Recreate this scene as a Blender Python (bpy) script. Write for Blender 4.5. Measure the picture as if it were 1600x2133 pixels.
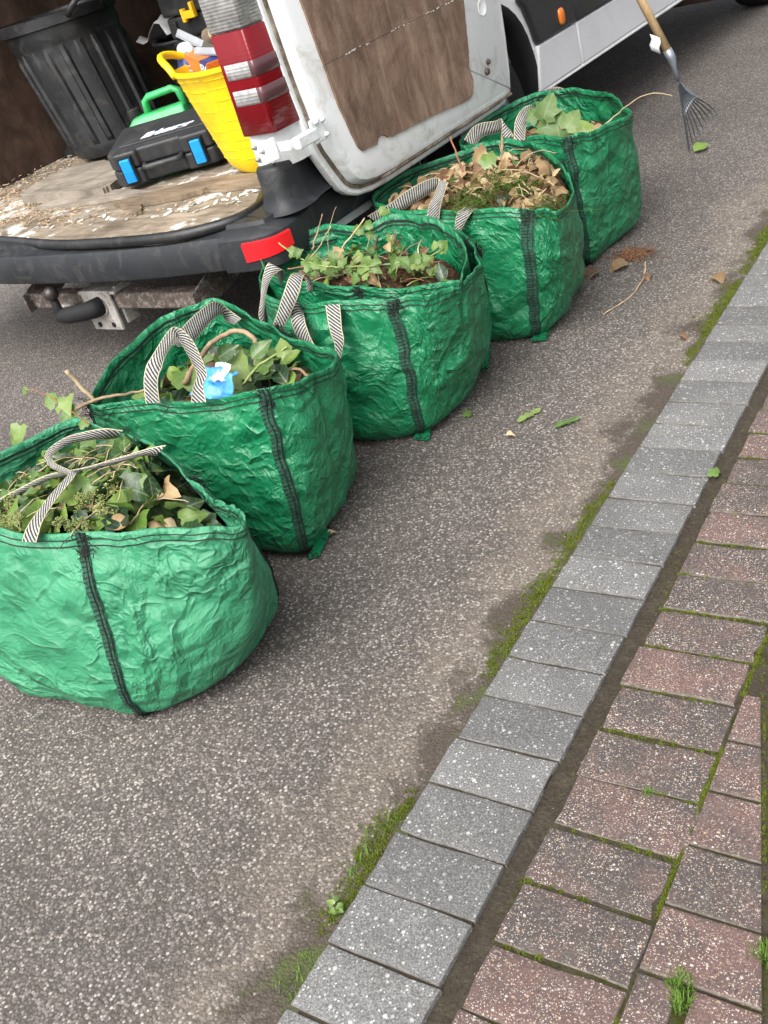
import bpy, bmesh, math, random
from math import sin, cos, pi, radians as R
from mathutils import Vector as V, Matrix, noise
random.seed(7)
for o in list(bpy.data.objects): bpy.data.objects.remove(o)
sc = bpy.context.scene
col = sc.collection
# ------------------------------------------------------------------ camera
CAM = V((0.8626, -0.5986, 1.3292)); YAW, PITCH, ROLL, FPX = -0.69866, 0.55112, -0.29966, 2132.05
FW = V((sin(YAW)*cos(PITCH), cos(YAW)*cos(PITCH), -sin(PITCH)))
_r = V((cos(YAW), -sin(YAW), 0)); _u = _r.cross(FW)
RT = cos(ROLL)*_r + sin(ROLL)*_u; UP = -sin(ROLL)*_r + cos(ROLL)*_u
cd = bpy.data.cameras.new('camera'); co = bpy.data.objects.new('camera', cd); col.objects.link(co)
m3 = Matrix((RT, UP, -FW)).transposed()
co.matrix_world = Matrix.Translation(CAM) @ m3.to_4x4()
cd.sensor_fit = 'VERTICAL'; cd.sensor_height = 36; cd.lens = FPX/2133*36
cd.clip_start = .05; cd.clip_end = 300
cd.dof.use_dof = True; cd.dof.focus_distance = 2.0; cd.dof.aperture_fstop = 16
sc.camera = co
# ------------------------------------------------------------------ light
w = bpy.data.worlds.new('World'); sc.world = w; w.use_nodes = True
nt = w.node_tree; bg = nt.nodes['Background']
sky = nt.nodes.new('ShaderNodeTexSky'); sky.sky_type = 'NISHITA'; sky.sun_disc = False
SUN_EL, SUN_AZ = R(52), R(180)
sky.sun_elevation = SUN_EL; sky.sun_rotation = SUN_AZ; sky.dust_density = 6; sky.air_density = .8; sky.ozone_density = .6
hs = nt.nodes.new('ShaderNodeHueSaturation'); hs.inputs['Saturation'].default_value = .25
nt.links.new(sky.outputs[0], hs.inputs['Color']); nt.links.new(hs.outputs[0], bg.inputs[0]); bg.inputs[1].default_value = .14
sd = bpy.data.lights.new('sun', 'SUN'); so = bpy.data.objects.new('sun', sd); col.objects.link(so)
sd.energy = 1.0; sd.angle = R(60); sd.color = (1, .965, .92)
sundir = V((sin(SUN_AZ)*cos(SUN_EL), cos(SUN_AZ)*cos(SUN_EL), sin(SUN_EL)))
so.rotation_euler = sundir.to_track_quat('Z', 'Y').to_euler()
vs = sc.view_settings; vs.view_transform = 'Standard'; vs.look = 'None'; vs.gamma = 1; vs.exposure = 1.25
# ------------------------------------------------------------------ geometry helpers
def ray(px, py): return FW + (px-800)/FPX*RT - (py-1066.5)/FPX*UP
def G(px, py, z=0.):
    d = ray(px, py); return CAM + d*((z-CAM.z)/d.z)
def onp(px, py, P, n):
    d = ray(px, py); return CAM + d*(((P-CAM).dot(n))/d.dot(n))
HF = V((FW.x, FW.y, 0)).normalized()
def at(px, py, ref, dep=0.):          # pixel on the upright plane through ref that faces the camera, moved dep metres nearer
    return onp(px, py, V(ref) - HF*dep, HF)
# van frame
VA, VR = R(4.5), R(1.2)
VX = V((cos(VA)*cos(VR), -sin(VA)*cos(VR), sin(VR))); VY = V((sin(VA), cos(VA), 0)); VZ = VX.cross(VY)
VO = V((-2.15, 1.78, -.95*sin(VR)))
VM = Matrix.Translation(VO) @ Matrix((VX, VY, VZ)).transposed().to_4x4(); VI = VM.inverted()
def vz(px, py, z): return VI @ onp(px, py, VM @ V((0,0,z)), VZ)
def vx(px, py, x): return VI @ onp(px, py, VM @ V((x,0,0)), VX)
def vy(px, py, y): return VI @ onp(px, py, VM @ V((0,y,0)), VY)
def gz(x): return min(0., (x+1.2)*math.tan(VR))

class MB:
    def __init__(s): s.v = []; s.f = []; s.uv = None
    def add(s, vs, fs):
        n = len(s.v); s.v += [tuple(p) for p in vs]; s.f += [tuple(i+n for i in f) for f in fs]; return n
    def box(s, c, d, M=None):
        x,y,z = d[0]/2, d[1]/2, d[2]/2; c = V(c)
        p = [V((a*x,b*y,e*z)) for e in (-1,1) for b in (-1,1) for a in (-1,1)]
        p = [(M @ q if M else q) + c for q in p]
        s.add(p, [(0,2,3,1),(4,5,7,6),(0,1,5,4),(2,6,7,3),(0,4,6,2),(1,3,7,5)])
    def tube(s, pts, r, n=6, cap=True):
        pts = [V(p) for p in pts]; rr = r if isinstance(r,(list,tuple)) else [r]*len(pts)
        a = None; rings = []
        for i,p in enumerate(pts):
            t = (pts[min(i+1,len(pts)-1)]-pts[max(i-1,0)]).normalized()
            if a is None: a = t.orthogonal().normalized()
            else: a = (a - t*a.dot(t)).normalized()
            b = t.cross(a)
            rings.append(s.add([p+(a*cos(2*pi*k/n)+b*sin(2*pi*k/n))*rr[i] for k in range(n)], []))
        for i in range(len(pts)-1):
            A,B = rings[i],rings[i+1]
            s.f += [(A+k,A+(k+1)%n,B+(k+1)%n,B+k) for k in range(n)]
        if cap:
            s.f.append(tuple(rings[0]+k for k in reversed(range(n)))); s.f.append(tuple(rings[-1]+k for k in range(n)))
    def lathe(s, prof, n=24, c=(0,0,0), sq=None, cap=True):     # prof: (radius, z)
        c = V(c); rows = []
        for (r,z) in prof:
            ring = []
            for k in range(n):
                a = 2*pi*k/n; q = 1 if not sq else sq(a)
                ring.append(c+V((r*q*cos(a), r*q*sin(a), z)))
            rows.append(s.add(ring, []))
        for i in range(len(rows)-1):
            A,B = rows[i],rows[i+1]
            s.f += [(A+k,A+(k+1)%n,B+(k+1)%n,B+k) for k in range(n)]
        if cap: s.f.append(tuple(rows[0]+k for k in reversed(range(n)))); s.f.append(tuple(rows[-1]+k for k in range(n)))
    def grid(s, rows, close=False):
        nc = len(rows[0]); idx = [s.add(r, []) for r in rows]
        for i in range(len(rows)-1):
            for k in range(nc if close else nc-1):
                k2 = (k+1)%nc
                s.f.append((idx[i]+k, idx[i]+k2, idx[i+1]+k2, idx[i+1]+k))
    def prism(s, poly, z0, z1):
        n = len(poly); a = s.add([(p[0],p[1],z0) for p in poly],[]); b = s.add([(p[0],p[1],z1) for p in poly],[])
        s.f.append(tuple(a+k for k in reversed(range(n)))); s.f.append(tuple(b+k for k in range(n)))
        s.f += [(a+k,a+(k+1)%n,b+(k+1)%n,b+k) for k in range(n)]
    def mesh(s, name, mat, smooth=False, fix=False):
        me = bpy.data.meshes.new(name); me.from_pydata(s.v, [], s.f)
        for m in (mat if isinstance(mat,(list,tuple)) else [mat]): me.materials.append(m)
        if s.uv:
            ul = me.uv_layers.new(name='UVMap')
            for l in me.loops: ul.data[l.index].uv = s.uv[l.vertex_index]
        if fix:
            b = bmesh.new(); b.from_mesh(me); bmesh.ops.recalc_face_normals(b, faces=b.faces); b.to_mesh(me); b.free()
        if smooth:
            me.polygons.foreach_set('use_smooth', [True]*len(me.polygons))
        me.update(); return me
    def build(s, name, mat, parent=None, smooth=False, fix=True, bevel=0., seg=2):
        me = s.mesh(name, mat, smooth, fix)
        o = link(name, me, parent)
        if bevel:
            md = o.modifiers.new('bevel','BEVEL'); md.width = bevel; md.segments = seg; md.limit_method = 'ANGLE'; md.angle_limit = R(35)
            if smooth: pass
        return o
def link(name, me, parent=None):
    o = bpy.data.objects.new(name, me); col.objects.link(o)
    if parent: o.parent = parent
    return o
def tag(o, label, cat, group=None):
    o['label'] = label; o['category'] = cat
    if group: o['group'] = group
    return o
def kind(o, k): o['kind'] = k; return o
def empty(name, label, cat, M=None, group=None):
    o = link(name, None); o.empty_display_size = .05
    if M is not None: o.matrix_world = M if isinstance(M, Matrix) else Matrix.Translation(V(M))
    return tag(o, label, cat, group)
def smooth_by_angle(o, ang=35):
    me = o.data; me.polygons.foreach_set('use_smooth', [True]*len(me.polygons))
    try: me.set_sharp_from_angle(angle=R(ang))
    except Exception: pass
    return o
def cat1(p0,p1,p2,p3,t):
    return .5*((2*p1)+(p2-p0)*t+(2*p0-5*p1+4*p2-p3)*t*t+(3*p1-p0-3*p2+p3)*t**3)
def spline(pts, n, closed=False):
    pts = [V(p) for p in pts]; m = len(pts); out = []
    segs = m if closed else m-1
    tot = n
    for i in range(tot + (0 if closed else 1)):
        t = i/tot*segs; k = min(int(t), segs-1); f = t-k
        g = (lambda j: pts[j%m]) if closed else (lambda j: pts[max(0,min(m-1,j))])
        out.append(cat1(g(k-1),g(k),g(k+1),g(k+2),f))
    return out
# ------------------------------------------------------------------ material helpers
class NT:
    def __init__(s, name):
        s.m = bpy.data.materials.new(name); s.m.use_nodes = True; s.t = s.m.node_tree
        s.b = s.t.nodes['Principled BSDF']
    def n(s, typ, **kw):
        nd = s.t.nodes.new('ShaderNode'+typ)
        for k,v in kw.items():
            if k.startswith('i_'):
                k = k[2:]; k = int(k) if k.isdigit() else k.replace('_',' ')
                s.put(nd.inputs[k], v)
            else: setattr(nd, k, v)
        return nd
    def put(s, sock, v):
        if hasattr(v,'is_output'): s.t.links.new(v, sock)
        elif hasattr(v,'outputs'): s.t.links.new(v.outputs[0], sock)
        else:
            if sock.type=='RGBA' and not hasattr(v,'__len__'): v = (v,v,v,1)
            if sock.type=='RGBA' and len(v)==3: v = (*v,1)
            sock.default_value = v
    def math(s, op, a, b=0., c=None, clamp=False):
        nd = s.n('Math', operation=op, use_clamp=clamp); s.put(nd.inputs[0],a); s.put(nd.inputs[1],b)
        if c is not None: s.put(nd.inputs[2],c)
        return nd.outputs[0]
    def noise(s, co, scale, det=3, rough=.55, dist=0.):
        nd = s.n('TexNoise', i_Scale=scale, i_Detail=det, i_Roughness=rough, i_Distortion=dist); s.put(nd.inputs['Vector'],co); return nd.outputs['Fac']
    def vor(s, co, scale, feature='F1', out='Distance', rnd=1.):
        nd = s.n('TexVoronoi', feature=feature, i_Scale=scale, i_Randomness=rnd); s.put(nd.inputs['Vector'],co); return nd.outputs[out]
    def mix(s, fac, a, b, mode='MIX'):
        nd = s.n('Mix', data_type='RGBA', blend_type=mode); s.put(nd.inputs[0],fac); s.put(nd.inputs[6],a); s.put(nd.inputs[7],b); return nd.outputs[2]
    def ramp(s, fac, stops, interp='LINEAR'):
        nd = s.n('ValToRGB'); s.put(nd.inputs[0],fac); cr = nd.color_ramp; cr.interpolation = interp
        while len(cr.elements)<len(stops): cr.elements.new(.5)
        for e,(p,c) in zip(cr.elements,stops): e.position = p; e.color = (c,c,c,1) if not hasattr(c,'__len__') else (*c[:3],1)
        return nd.outputs[0]
    def pos(s): return s.n('NewGeometry').outputs['Position']
    def uv(s): return s.n('TexCoord').outputs['UV']
    def obj(s): return s.n('TexCoord').outputs['Object']
    def rnd(s): return s.n('ObjectInfo').outputs['Random']
    def sep(s, v): nd = s.n('SeparateXYZ'); s.put(nd.inputs[0],v); return nd.outputs
    def bump(s, h, strength=.5, dist=.002, nrm=None):
        nd = s.n('Bump', i_Strength=strength, i_Distance=dist); s.put(nd.inputs['Height'],h)
        if nrm: s.put(nd.inputs['Normal'],nrm)
        s.put(s.b.inputs['Normal'], nd); return nd.outputs[0]
    def out(s, color=None, rough=None, metal=None, spec=None, **kw):
        if color is not None: s.put(s.b.inputs['Base Color'],color)
        if rough is not None: s.put(s.b.inputs['Roughness'],rough)
        if metal is not None: s.put(s.b.inputs['Metallic'],metal)
        if spec is not None: s.put(s.b.inputs['Specular IOR Level'],spec)
        for k,v in kw.items(): s.put(s.b.inputs[k.replace('_',' ')],v)
        return s.m
def worn(name, c1, c2, scale=6, rough=.6, metal=0, bump=.15, fine=80, dirt=None, dirtamt=.5, spec=.5, bd=.002):
    a = NT(name); p = a.pos()
    f = a.noise(p, scale, 5, .6, .4)
    c = a.mix(a.ramp(f,[(.35,0),(.68,1)]), c1, c2)
    if dirt:
        d = a.ramp(a.noise(p, scale*2.3, 6, .7, 1.), [(.5,0),(.5+.35*(1.1-dirtamt),1)])
        c = a.mix(d, c, dirt)
    r = a.math('ADD', rough-.1, a.math('MULTIPLY', f, .2))
    if bump: a.bump(a.noise(p, fine, 3, .6), bump, bd)
    return a.out(c, r, metal, spec)
M = {}
# asphalt ------------------------------------------------
a = NT('asphalt'); p = a.pos(); X = a.sep(p)
wob = a.noise(p, 9, 4, .6)
cellc = a.sep(a.vor(p, 195, out='Color'))
d = a.vor(p, 195)
st = a.ramp(cellc[0], [(0,(.055,.048,.043)),(.3,(.098,.086,.078)),(.55,(.145,.128,.116)),(.77,(.210,.188,.170)),(.90,(.32,.292,.265)),(1,(.52,.485,.44))])
gap = a.ramp(d, [(.40,1),(.75,0)])
fine = a.noise(p, 420, 3, .7)
c = a.mix(a.math('MULTIPLY',gap,.95), (.060,.053,.048), st)
c = a.mix(.18, c, a.mix(fine, (.05,.043,.038), (.16,.13,.115)))
big = a.ramp(a.noise(p, 1.1, 5, .62, .5), [(.32,.72),(.7,1.12)])
c = a.mix(1., c, big, 'MULTIPLY')
# tan silt band and dark soil beside the kerb
edge = a.math('ADD', X[0], a.math('MULTIPLY', a.math('SUBTRACT', wob, .5), .30))
edge = a.math('ADD', edge, a.math('MULTIPLY', a.math('SUBTRACT', a.noise(p, 2.3, 2), .5), .25))
edge = a.math('ADD', edge, a.math('MULTIPLY', a.math('SUBTRACT', a.noise(p, 55, 4, .7), .5), .10))
silt = a.ramp(a.math('ADD', edge, .5), [(.26,0),(.40,.4),(.47,.1)])
c = a.mix(a.math('MULTIPLY', silt, a.noise(p, 40, 3)), c, (.30,.24,.18))
soil = a.ramp(a.math('ADD', edge, .5), [(.415,0),(.465,1)])
soilc = a.mix(a.noise(p, 160, 4, .7), (.020,.015,.011), (.085,.066,.050))
c = a.mix(a.math('MULTIPLY', soil, .88), c, soilc)
grn = a.math('MULTIPLY', a.ramp(a.math('ADD', edge, .5),[(.44,0),(.49,1)]), a.ramp(a.noise(p, 7, 4, .6), [(.50,0),(.6,1)]))
c = a.mix(a.math('MULTIPLY',grn,.75), c, (.055,.075,.016))
h = a.math('ADD', a.math('MULTIPLY', gap, .8), a.math('MULTIPLY', fine, .5))
a.bump(h, .65, .0025)
M['asphalt'] = a.out(c, .82, spec=.35)
# grey kerb block ------------------------------------------------
a = NT('grey_concrete'); p = a.pos()
c = a.ramp(a.noise(p, 330, 4, .75), [(.32,(.055,.055,.054)),(.5,(.145,.144,.141)),(.68,(.32,.317,.31))])
c = a.mix(1, c, a.ramp(a.noise(p, 5, 4, .6), [(.3,.78),(.7,1.15)]), 'MULTIPLY')
v = a.n('TexVoronoi', i_Scale=75); a.put(v.inputs['Vector'], p)
sel = a.math('MULTIPLY', a.ramp(v.outputs['Distance'],[(.16,1),(.30,0)]), a.ramp(a.sep(v.outputs['Color'])[0],[(.72,0),(.76,1)]))
v2 = a.n('TexVoronoi', i_Scale=190); a.put(v2.inputs['Vector'], p)
un = a.ramp(a.noise(p, 12, 4, .65, .4), [(.38,.2),(.62,1)]); sel = a.math('MULTIPLY', sel, un)
sel2 = a.math('MULTIPLY', a.ramp(v2.outputs['Distance'],[(.2,1),(.4,0)]), a.ramp(a.sep(v2.outputs['Color'])[1],[(.8,0),(.84,1)]))
c = a.mix(a.math('MULTIPLY', a.math('MAXIMUM', sel, sel2), .85), c, (.58,.58,.56))
c = a.mix(1, c, a.ramp(a.rnd(), [(0,.64),(1,.98)]), 'MULTIPLY')
c = a.mix(a.ramp(a.noise(p, 13, 5, .7, .8),[(.58,0),(.78,.5)]), c, (.10,.095,.075))
a.bump(a.noise(p, 300, 3, .7), .5, .0015)
M['grey'] = a.out(c, .85, spec=.3)
# red pavers ------------------------------------------------
a = NT('red_paver'); p = a.pos()
blot = a.math('ADD', a.noise(p, 11, 5, .65, .6), a.math('MULTIPLY', a.math('SUBTRACT', a.rnd(), .5), .26))
c = a.mix(a.ramp(blot,[(.38,0),(.68,1)]), (.060,.050,.047), (.108,.068,.061))
c = a.mix(1, c, a.ramp(a.noise(p, 260, 4, .7), [(.25,.5),(.75,1.6)]), 'MULTIPLY')
def agg(scale, thr, cols, r0, r1):
    v = a.n('TexVoronoi', i_Scale=scale); a.put(v.inputs['Vector'], a.n('Mapping', i_Scale=(1,1.15,1), i_Vector=p).outputs[0]); cc = a.sep(v.outputs['Color'])
    nz = a.math('MULTIPLY', a.math('SUBTRACT', a.noise(p, 500, 2), .5), .18)
    s = a.math('MULTIPLY', a.ramp(a.math('ADD', v.outputs['Distance'], nz),[(r0,1),(r1,0)]), a.ramp(cc[0],[(thr,0),(thr+.02,1)]))
    return s, a.ramp(cc[1], cols)
uneven = a.ramp(a.noise(p, 14, 4, .65, .4), [(.34,.28),(.6,1)])
cols = [(0,(.62,.58,.52)),(.45,(.50,.46,.41)),(.6,(.50,.36,.20)),(.75,(.42,.22,.11)),(.85,(.55,.52,.48)),(1,(.7,.68,.64))]
for sc_,th,r0,r1 in ((420,.62,.2,.5),(210,.76,.16,.40),(110,.86,.14,.30)):
    s,cc = agg(sc_,th,cols,r0,r1); c = a.mix(a.math('MULTIPLY',a.math('MULTIPLY',s,.9),uneven), c, cc)
c = a.mix(a.ramp(a.noise(p, 24, 5, .7, .6),[(.56,0),(.78,.45)]), c, (.13,.115,.10))
a.bump(a.noise(p, 260, 3, .7), .55, .0018)
M['red'] = a.out(c, .85, spec=.3)
# joint soil + moss ------------------------------------------------
a = NT('joint_soil'); p = a.pos()
c = a.mix(a.noise(p, 150, 4, .7), (.018,.014,.010), (.095,.078,.060))
mo = a.ramp(a.noise(p, 9, 4, .6, .3), [(.47,0),(.58,1)])
X = a.sep(p); mo = a.math('MULTIPLY', mo, a.ramp(X[0], [(.225,.08),(.25,1)]))
c = a.mix(mo, c, a.mix(a.noise(p,220,3,.7), (.020,.024,.006), (.080,.082,.018)))
c = a.mix(a.ramp(a.noise(p, 30, 5, .75), [(.45,0),(.7,.7)]), c, (.10,.085,.065))
a.bump(a.noise(p, 120, 5, .75), 1., .010)
M['joint'] = a.out(c, .95, spec=.1)
def leafmat(name, stops, rough=.45, trans=.25, scale=30, spec=.5, vein=.7):
    a = NT(name); r = a.rnd(); p = a.pos()
    c = a.ramp(a.math('ADD', a.math('MULTIPLY', r, .8), a.math('MULTIPLY', a.noise(p, scale, 3), .25)), stops)
    u = a.sep(a.obj()); ax = a.math('ABSOLUTE', u[0])
    mid = a.math('LESS_THAN', ax, .022); lat = a.math('LESS_THAN', a.math('FRACT', a.math('MULTIPLY', a.math('SUBTRACT', u[1], a.math('MULTIPLY', ax, .75)), 4.5)), .10)
    c = a.mix(a.math('MULTIPLY', a.math('MAXIMUM', mid, a.math('MULTIPLY', lat, .6)), vein), c, a.mix(.5, c, (.32,.36,.20)))
    c = a.mix(a.ramp(a.noise(p, 75, 4, .7), [(.62,0),(.75,.5)]), c, a.mix(.6, c, (.09,.06,.03)))
    a.bump(a.noise(p, 120, 3), .3, .002)
    a.out(c, rough, spec=spec)
    tr = a.n('BsdfTranslucent'); a.put(tr.inputs[0], c); mx = a.n('MixShader', i_0=trans)
    a.t.links.new(a.b.outputs[0], mx.inputs[1]); a.t.links.new(tr.outputs[0], mx.inputs[2])
    a.t.links.new(mx.outputs[0], a.t.nodes['Material Output'].inputs[0]); return a.m
M['ivy'] = leafmat('ivy_leaf', [(0,(.008,.025,.013)),(.3,(.014,.042,.015)),(.5,(.035,.09,.02)),(.68,(.10,.19,.03)),(.85,(.17,.27,.05)),(1,(.26,.35,.08))], .35)
M['ivylight'] = leafmat('young_ivy_leaf', [(0,(.075,.15,.03)),(.6,(.14,.24,.05)),(1,(.25,.34,.10))], .45, .35)
M['maple'] = leafmat('lobed_leaf', [(0,(.07,.13,.035)),(.6,(.11,.19,.05)),(1,(.17,.25,.08))], .5, .3)
M['dry'] = leafmat('dry_leaf', [(0,(.09,.05,.022)),(.35,(.21,.125,.055)),(.65,(.36,.245,.12)),(1,(.52,.41,.25))], .65, .2)
M['darkdry'] = leafmat('dead_leaf', [(0,(.05,.025,.015)),(1,(.17,.08,.04))], .7, .15)
M['moss'] = leafmat('moss', [(0,(.035,.055,.008)),(.4,(.075,.105,.014)),(1,(.20,.225,.03))], .9, .2, 9, .1, 0.)
M['grass'] = leafmat('grass_blade', [(0,(.05,.10,.012)),(.6,(.11,.20,.03)),(1,(.2,.26,.07))], .6, .3, 20, .2, 0.)
M['straw'] = worn('straw', (.30,.22,.12), (.50,.40,.25), 40, .8, fine=200)
M['twig'] = worn('twig', (.16,.10,.06), (.34,.25,.15), 30, .8, fine=300)
M['redtwig'] = worn('red_twig', (.20,.07,.04), (.30,.13,.07), 30, .7)
M['darktwig']=worn('dark_twig',(.03,.02,.012),(.08,.05,.03),30,.8)
M['ivystem']=worn('ivy_stem',(.16,.22,.06),(.25,.30,.10),30,.6)
M['ivyvine']=M['ivystem']
M['rootmat']=worn('roots',(.09,.04,.02),(.24,.12,.06),40,.9)
M['compost'] = worn('compost', (.02,.012,.008), (.10,.055,.03), 60, .95, bump=1., fine=90, spec=.1, bd=.01)
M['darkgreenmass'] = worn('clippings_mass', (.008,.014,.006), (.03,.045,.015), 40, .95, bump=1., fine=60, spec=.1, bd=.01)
# bag cloth ------------------------------------------------
def bagmat(name, dark, mid, light, rough, weave=.35, seed=0):
    a = NT(name); uv = a.uv(); u = a.n('Mapping', i_Vector=uv, i_Location=(seed*3.1,seed*1.7,0)).outputs[0]
    wv = a.n('TexNoise', i_Scale=5., i_Detail=2); a.put(wv.inputs['Vector'], u)
    wp = a.n('VectorMath', operation='MULTIPLY_ADD'); a.put(wp.inputs[0], wv.outputs['Color']); a.put(wp.inputs[1], (.10,.10,.10)); a.put(wp.inputs[2], u); W_ = wp.outputs[0]
    mask = a.ramp(a.noise(u, 4.5, 2), [(.34,.30),(.58,1)])
    def ridge(sc_, det, dist, pw):
        n_ = a.noise(W_, sc_, det, .5, dist); r_ = a.math('SUBTRACT', 1., a.math('MULTIPLY', a.math('ABSOLUTE', a.math('SUBTRACT', n_, .5)), 4.), clamp=True); return a.math('POWER', r_, pw)
    r1 = ridge(4.0, 1, .2, 5.); r2 = ridge(9.5, 2, .4, 5.); r3 = ridge(24, 2, .5, 3.); r4 = ridge(60, 2, .4, 2.)
    Su = a.sep(u)
    def tri(dx, dy, fr, wamp, wsc, off):
        ph = a.math('ADD', a.math('MULTIPLY', Su[0], dx*fr), a.math('MULTIPLY', Su[1], dy*fr))
        nz_ = a.noise(a.n('Mapping', i_Vector=u, i_Location=(off,off*2,0)).outputs[0], wsc, 2, .45)
        ph = a.math('ADD', ph, a.math('MULTIPLY', nz_, wamp)); return a.math('MULTIPLY', a.math('ABSOLUTE', a.math('SUBTRACT', a.math('FRACT', ph), .5)), 2.)
    m2 = a.ramp(a.noise(a.n('Mapping', i_Vector=u, i_Location=(7,3,0)).outputs[0], 6, 2), [(.38,.1),(.6,1)])
    h = a.math('ADD', a.math('MULTIPLY', tri(.35,1,5.,4.,3.2,1.), .65), a.math('MULTIPLY', tri(.9,-.5,4.,4.,3.6,4.), .65))
    h2 = a.math('ADD', a.math('MULTIPLY', tri(-.5,.9,11.,5.,5.,9.), .42), a.math('MULTIPLY', tri(.2,1,19.,6.,6.,12.), .24))
    h3 = a.math('ADD', a.math('MULTIPLY', tri(.8,.6,30.,7.,9.,15.), .13), a.math('MULTIPLY', r3, .10))
    h = a.math('ADD', h, a.math('ADD', a.math('MULTIPLY', h2, mask), a.math('MULTIPLY', h3, m2)))
    h = a.math('ADD', h, a.math('MULTIPLY', r4, .09))
    h = a.math('ADD', h, a.math('ADD', a.math('MULTIPLY', a.math('MULTIPLY', r2, mask), .42), a.math('MULTIPLY', a.math('MULTIPLY', r3, m2), .20)))
    h = a.math('ADD', h, a.math('MULTIPLY', a.vor(W_, 22, 'F1'), a.math('MULTIPLY', mask, .22)))
    S = a.sep(u)
    wx = a.math('SINE', a.math('MULTIPLY', S[0], 2*pi*210)); wy = a.math('SINE', a.math('MULTIPLY', S[1], 2*pi*210))
    we = a.math('MULTIPLY', wx, wy)
    big = a.noise(u, 3.2, 5, .6, .6)
    c = a.mix(a.ramp(big,[(.3,0),(.72,1)]), dark, mid)
    c = a.mix(a.math('MULTIPLY', a.math('MULTIPLY', r2, mask), .35), c, light)
    c = a.mix(a.math('MULTIPLY', a.math('ADD', we, 1.), weave*.5), c, dark)
    dirt = a.ramp(a.noise(u, 5, 6, .7, .8), [(.6,0),(.8,.35)])
    c = a.mix(dirt, c, (.10,.10,.06))
    b1 = a.n('Bump', i_Strength=1., i_Distance=.013); a.put(b1.inputs['Height'], h)
    a.bump(we, .25, .0014, b1.outputs[0])
    return a.out(c, a.math('ADD', rough, a.math('MULTIPLY', big, .12)), spec=.55)
M['bagA'] = bagmat('faded_green_woven_plastic', (.022,.190,.090), (.046,.275,.138), (.11,.38,.21), .42, .60, 1)
for i in range(2,6):
    M['bag%d'%i] = bagmat('green_woven_plastic', (.006,.130,.050), (.013,.215,.090), (.05,.34,.16), .25, .35, i)
M['stitch'] = worn('black_stitching', (.010,.011,.011), (.03,.032,.03), 60, .8, fine=300, spec=.2)
a = NT('seam_tape'); p = a.pos(); M['seam'] = a.out(a.mix(a.ramp(a.noise(p, 130, 4, .7),[(.35,0),(.55,1)]), (.016,.02,.018), (.02,.095,.055)), .7, spec=.25)
a = NT('striped_webbing'); S = a.sep(a.uv())
ph = a.math('ADD', a.math('MULTIPLY', S[0], 3.6), a.math('MULTIPLY', S[1], 98))
tri = a.math('SINE', a.math('MULTIPLY', ph, 2*pi))
wob = a.math('MULTIPLY', a.math('SUBTRACT', a.noise(a.pos(), 300, 2), .5), 1.6)
s_ = a.ramp(a.math('ADD', tri, wob), [(.0,0),(.2,1)])
c = a.mix(s_, a.mix(a.noise(a.pos(),60,3),(.012,.012,.013),(.05,.05,.048)), a.mix(a.noise(a.pos(),45,4),(.24,.235,.21),(.46,.45,.42)))
ed = a.math('GREATER_THAN', a.math('ABSOLUTE', a.math('SUBTRACT', S[0], .5)), .45)
c = a.mix(ed, c, (.46,.40,.27))
a.bump(tri, .4, .001)
M['web'] = a.out(c, .75, spec=.25)
# ------------------------------------------------------------------ ground
mb = MB(); xs = [-60,-12,-1.2,.02]
mb.grid([[(x,y,gz(x)) for x in xs] for y in (-25,-3,0,3,8,60)])
kind(mb.build('asphalt', M['asphalt']), 'structure')
mb = MB(); mb.grid([[(x,y,-.0065) for x in (.02,.5,6,40)] for y in (-25,-3,3,60)])
bed = kind(mb.build('paving_bed', M['joint']), 'structure')
mb = MB(); mb.box((.101,8,-.0365),(.19,32,.07)); 
kerb = kind(mb.build('kerb', M['joint']), 'structure')
def edge_slot(me, mat):
    me.materials.append(mat)
    for f in me.polygons:
        if .12 < f.normal.z < .93: f.material_index = 1
def block_mesh(name, mat, L, Wd, H=.06, bev=.006, jit=.0016, emat=None):
    b = bmesh.new(); bmesh.ops.create_cube(b, size=1)
    for v in b.verts: v.co = V((v.co.x*L, v.co.y*Wd, (v.co.z-.5)*H))
    bmesh.ops.subdivide_edges(b, edges=[e for e in b.edges if abs(e.verts[0].co.z-e.verts[1].co.z)<1e-6], cuts=3, use_grid_fill=True)
    for v in b.verts:
        if v.co.z > -H*.5:
            ex = abs(abs(v.co.x)-L/2)<1e-5; ey = abs(abs(v.co.y)-Wd/2)<1e-5
            if ex: v.co.x += random.uniform(-jit,jit)
            if ey: v.co.y += random.uniform(-jit,jit)
            if ex or ey: v.co.z -= random.uniform(0,jit)
    es = [e for e in b.edges if len(e.link_faces)==2 and e.calc_face_angle(0)>.6 and e.verts[0].co.z>-H*.5 and e.verts[1].co.z>-H*.5]
    bmesh.ops.bevel(b, geom=es, offset=bev, segments=2, affect='EDGES', profile=.6)
    me = bpy.data.meshes.new(name); b.to_mesh(me); b.free(); me.materials.append(mat)
    me.polygons.foreach_set('use_smooth',[True]*len(me.polygons))
    if emat: edge_slot(me, emat)
    try: me.set_sharp_from_angle(angle=R(50))
    except Exception: pass
    return me
M['greyedge'] = worn('worn_concrete_edge', (.09,.088,.082), (.21,.206,.196), 60, .9, bump=.5, fine=250, dirt=(.10,.09,.065), dirtamt=.6)
M['rededge'] = worn('worn_paver_edge', (.10,.082,.072), (.22,.19,.165), 60, .9, bump=.5, fine=250, dirt=(.075,.07,.04), dirtamt=.7)
KP = .10933
gm = [block_mesh('block', M['grey'], .198, KP-.0050, bev=.0040, jit=.0016, emat=M['greyedge']) for _ in range(4)]
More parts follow.
